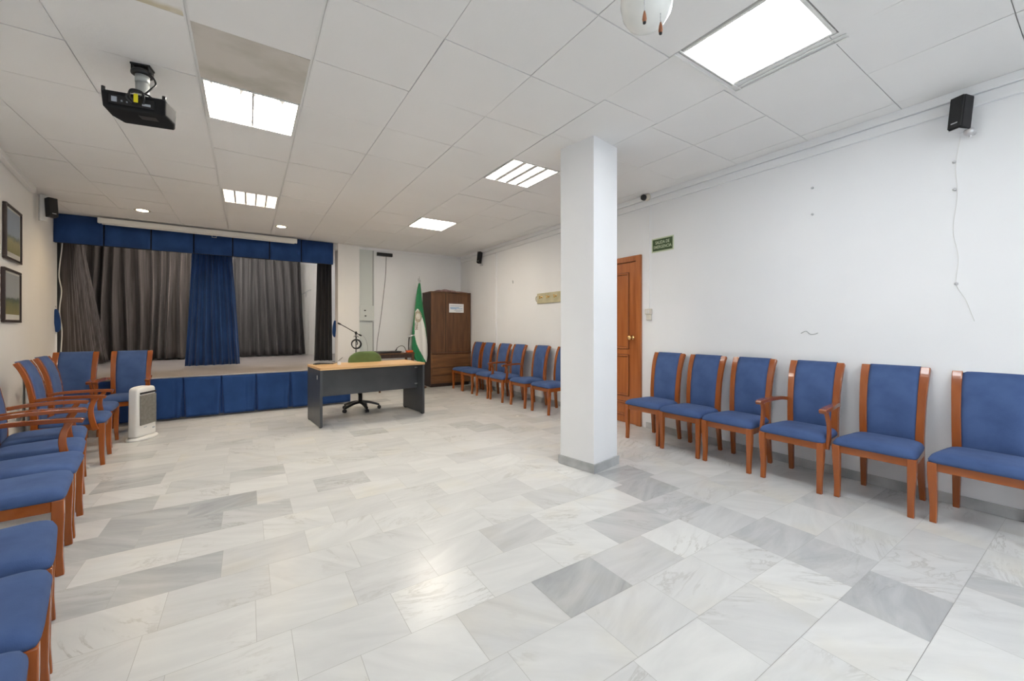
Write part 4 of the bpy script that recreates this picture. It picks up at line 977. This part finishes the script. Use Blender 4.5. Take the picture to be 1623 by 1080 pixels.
# ------------------------------------------------------------------ pictures on the left wall
ang = math.atan2(-.1385, 1)      # wall direction
def picture(y0, y1, z0, z1, label, sky, land):
    ym = (y0+y1)/2; hw = (y1-y0)/2/math.cos(ang)
    t = thing('framed_picture', label, 'picture', (WL(ym)+.012, ym, (z0+z1)/2), PI/2+math.atan(.1385), 'framed pictures on the left wall')
    hh = (z1-z0)/2
    bm = BM(); f = .026
    for a in ((-hw, hw, hh-f, hh), (-hw, hw, -hh, -hh+f), (-hw, -hw+f, -hh+f, hh-f), (hw-f, hw, -hh+f, hh-f)): box(bm, a[0], a[1], -.018, .010, a[2], a[3])
    obj('frame', bm, 'frame_dk', t, bevel=.004)
    bm = BM(); box(bm, -hw+f, hw-f, -.006, .006, -hh+f, hh-f); obj('mount', bm, 'mount', t)
    bm = BM(); box(bm, -hw+f+.022, hw-f-.022, -.008, -.006, -hh+f+.055, hh-f-.02)
    m = mat('painting', (.3, .3, .3), .5); tc = N(m, 'ShaderNodeTexCoord'); sp_ = N(m, 'ShaderNodeSeparateXYZ'); L(m, tc.outputs['Generated'], sp_.inputs[0])
    nz = N(m, 'ShaderNodeTexNoise'); nz.inputs['Scale'].default_value = 6; nz.inputs['Detail'].default_value = 5; L(m, tc.outputs['Generated'], nz.inputs['Vector'])
    ma = N(m, 'ShaderNodeMath', operation='MULTIPLY_ADD'); ma.inputs[1].default_value = .28; L(m, nz.outputs['Fac'], ma.inputs[0]); L(m, sp_.outputs['Z'], ma.inputs[2])
    cr = N(m, 'ShaderNodeValToRGB'); el = cr.color_ramp.elements; el[0].position = .12; el[0].color = (*land[0], 1); el[1].position = 1.0; el[1].color = (*sky, 1)
    for p_, c_ in ((.42, land[1]), (.52, land[2]), (.60, sky)): e_ = el.new(p_); e_.color = (*c_, 1)
    L(m, ma.outputs[0], cr.inputs[0]); L(m, cr.outputs[0], bsdf(m).inputs['Base Color'])
    obj('landscape_print', bm, m, t)
picture(5.953, 6.543, 1.935, 2.485, 'upper of the two dark framed landscape pictures on the left wall', (.30, .36, .44), [(.24, .23, .10), (.33, .30, .16), (.16, .20, .17)])
picture(5.90, 6.515, 1.31, 1.845, 'lower of the two dark framed landscape pictures on the left wall', (.33, .35, .36), [(.25, .21, .09), (.15, .16, .08), (.07, .10, .08)])
# pale slatted panel behind the deep left armchair
pn = thing('leaning_panel', 'pale folded slatted panel standing at the left wall behind the armchairs', 'panel', (WL(6.88)+.012, 6.88, 0), PI/2+math.atan(.1385))
for k in range(4):
    bm = BM(); x = -.16+.08*k; box(bm, x, x+.07, -.03-.008*(k % 2), -.006, 0.0, .80); obj('slat', bm, 'cream_pl' if k % 2 else 'white_pl', pn, bevel=.006)

# ------------------------------------------------------------------ projector
pj = thing('projector', 'black ceiling projector on a grey pole at the upper left', 'projector', (-.560, 3.42, ZC), math.radians(-11))
bm = BM(); box(bm, -.05, .05, -.035, .04, -.012, -.001); box(bm, -.045, -.038, -.035, .04, -.05, -.012); box(bm, .038, .045, -.035, .04, -.05, -.012); obj('ceiling_bracket', bm, 'black', pj, bevel=.002)
bm = BM(); lathe(bm, [(.001, -.035), (.05, -.035), (.056, -.045), (.056, -.058), (.045, -.064), (.001, -.064)], n=28); obj('collar', bm, 'black', pj)
bm = BM(); tube(bm, [(0, 0, -.062), (0, 0, -.11)], .036, 24); tube(bm, [(0, 0, -.108), (0, 0, -.245)], .034, 24); obj('pole', bm, 'pole_grey', pj)
HB = .155; z1, z0 = -.235, -.335
bm = BM()
pts = [(-HB, -.115), (HB, -.115), (HB+.01, .02), (HB-.02, .115), (-HB+.02, .115), (-HB-.01, .02)]
a = [bm.verts.new((x, y, z1)) for x, y in pts]; b = [bm.verts.new((x*.97, y*.94+.004, z0)) for x, y in pts]
bm.faces.new(a); bm.faces.new(b[::-1])
for i in range(6): bm.faces.new((a[i], b[i], b[(i+1) % 6], a[(i+1) % 6]))
body = obj('body', bm, 'proj_grey', pj, bevel=.012, seg=3)
bm = BM(); box(bm, -.115, .10, -.122, -.112, -.315, -.262); obj('connector_bay', bm, 'black', body, bevel=.003)
bm = BM(); box(bm, -.10, -.075, -.126, -.121, -.305, -.275); box(bm, .045, .085, -.126, -.121, -.305, -.292); box(bm, -.03, -.024, -.128, -.121, -.302, -.294); box(bm, -.055, -.048, -.128, -.121, -.30, -.292); obj('sockets', bm, 'ink_grey', body)
bm = BM(); box(bm, -.0, .085, -.055, .0, z0-.003, z0+.004); obj('bottom_hatch', bm, 'black', body, bevel=.002)
bm = BM(); lathe(bm, [(.001, 0), (.032, 0), (.034, .02), (.028, .025), (.001, .015)], (.07, .112, -.285), 20, mtx=Matrix.Rotation(-PI/2, 4, 'X')); obj('lens', bm, 'grille', body)
bm = BM()
for x, y in ((-.145, -.105), (.145, -.105), (.12, .10), (-.12, .10)): tube(bm, [(x, y, z1-.01), (x, y, z1+.018)], .010, 8)
obj('mount_screws', bm, 'black', body)
bm = BM(); tube(bm, bez([(.045, -.03, -.05), (.075, -.05, -.09), (.088, -.06, -.13), (.075, -.08, -.17), (.045, -.10, -.225), (.03, -.125, -.265), (.02, -.13, -.292)], 6), .005, 8)
tube(bm, bez([(.02, -.13, -.298), (-.005, -.15, -.27), (.0, -.14, -.225), (.04, -.12, -.22), (.055, -.13, -.265), (.05, -.125, -.295)], 6), .007, 8)
tube(bm, bez([(.0, -.13, -.298), (-.02, -.15, -.275), (.01, -.14, -.235), (.06, -.11, -.225), (.085, -.10, -.24)], 6), .006, 8); obj('video_cable', bm, 'black', pj)
bm = BM(); box(bm, .018, .038, -.162, -.158, -.305, -.255, mtx=None); obj('cable_tag', bm, 'yellow', pj, rot=(0, 0, 0))['label'] = 'bright yellow cable tag'

# ------------------------------------------------------------------ ceiling lamp with pull chains
gx, gy = 1.345, 1.055
lp = thing('pull_chain_lamp', 'frosted white glass ceiling globe with two pull chains at the top edge', 'ceiling lamp', (gx, gy, 0))
bm = BM(); lathe(bm, [(.001, ZC), (.065, ZC), (.07, ZC-.03), (.03, ZC-.045), (.012, ZC-.05), (.012, 2.72), (.05, 2.71), (.075, 2.69), (.075, 2.665), (.001, 2.665)], n=28); obj('fitting', bm, 'white_pl', lp)
bm = BM(); lathe(bm, [(.070, 2.668), (.082, 2.655), (.100, 2.61), (.103, 2.565), (.094, 2.52), (.072, 2.485), (.040, 2.463), (.001, 2.455)], n=36); obj('globe', bm, 'shade', lp)
ex_ = Vector((.8354, -.5496, 0)); ef = Vector((.5496, .8354, 0))
for (a, f_, zb, zt) in ((-.046, -.112, 2.400, 2.67), (.034, -.06, 2.398, 2.47)):
    p = ex_*a+ef*f_; bm = BM(); tube(bm, [(p.x, p.y, zt), (p.x, p.y, zb+.045)], .0017, 6); n_ = 14
    for k in range(n_): z = zb+.05+k*.013; lathe(bm, [(.001, z-.003), (.003, z), (.001, z+.003)], (p.x, p.y, 0), 6)
    pc_ = obj('pull_chain', bm, 'metal', lp)
    bm = BM(); lathe(bm, [(.001, zb-.002), (.006, zb), (.0085, zb+.012), (.0065, zb+.028), (.003, zb+.042), (.001, zb+.045)], (p.x, p.y, 0), 14); obj('wooden_drop', bm, 'drop', pc_)
    bm = BM(); lathe(bm, [(.001, zb-.006), (.0055, zb-.004), (.0068, zb+.001), (.001, zb+.002)], (p.x, p.y, 0), 14); obj('drop_tip', bm, 'black', pc_)
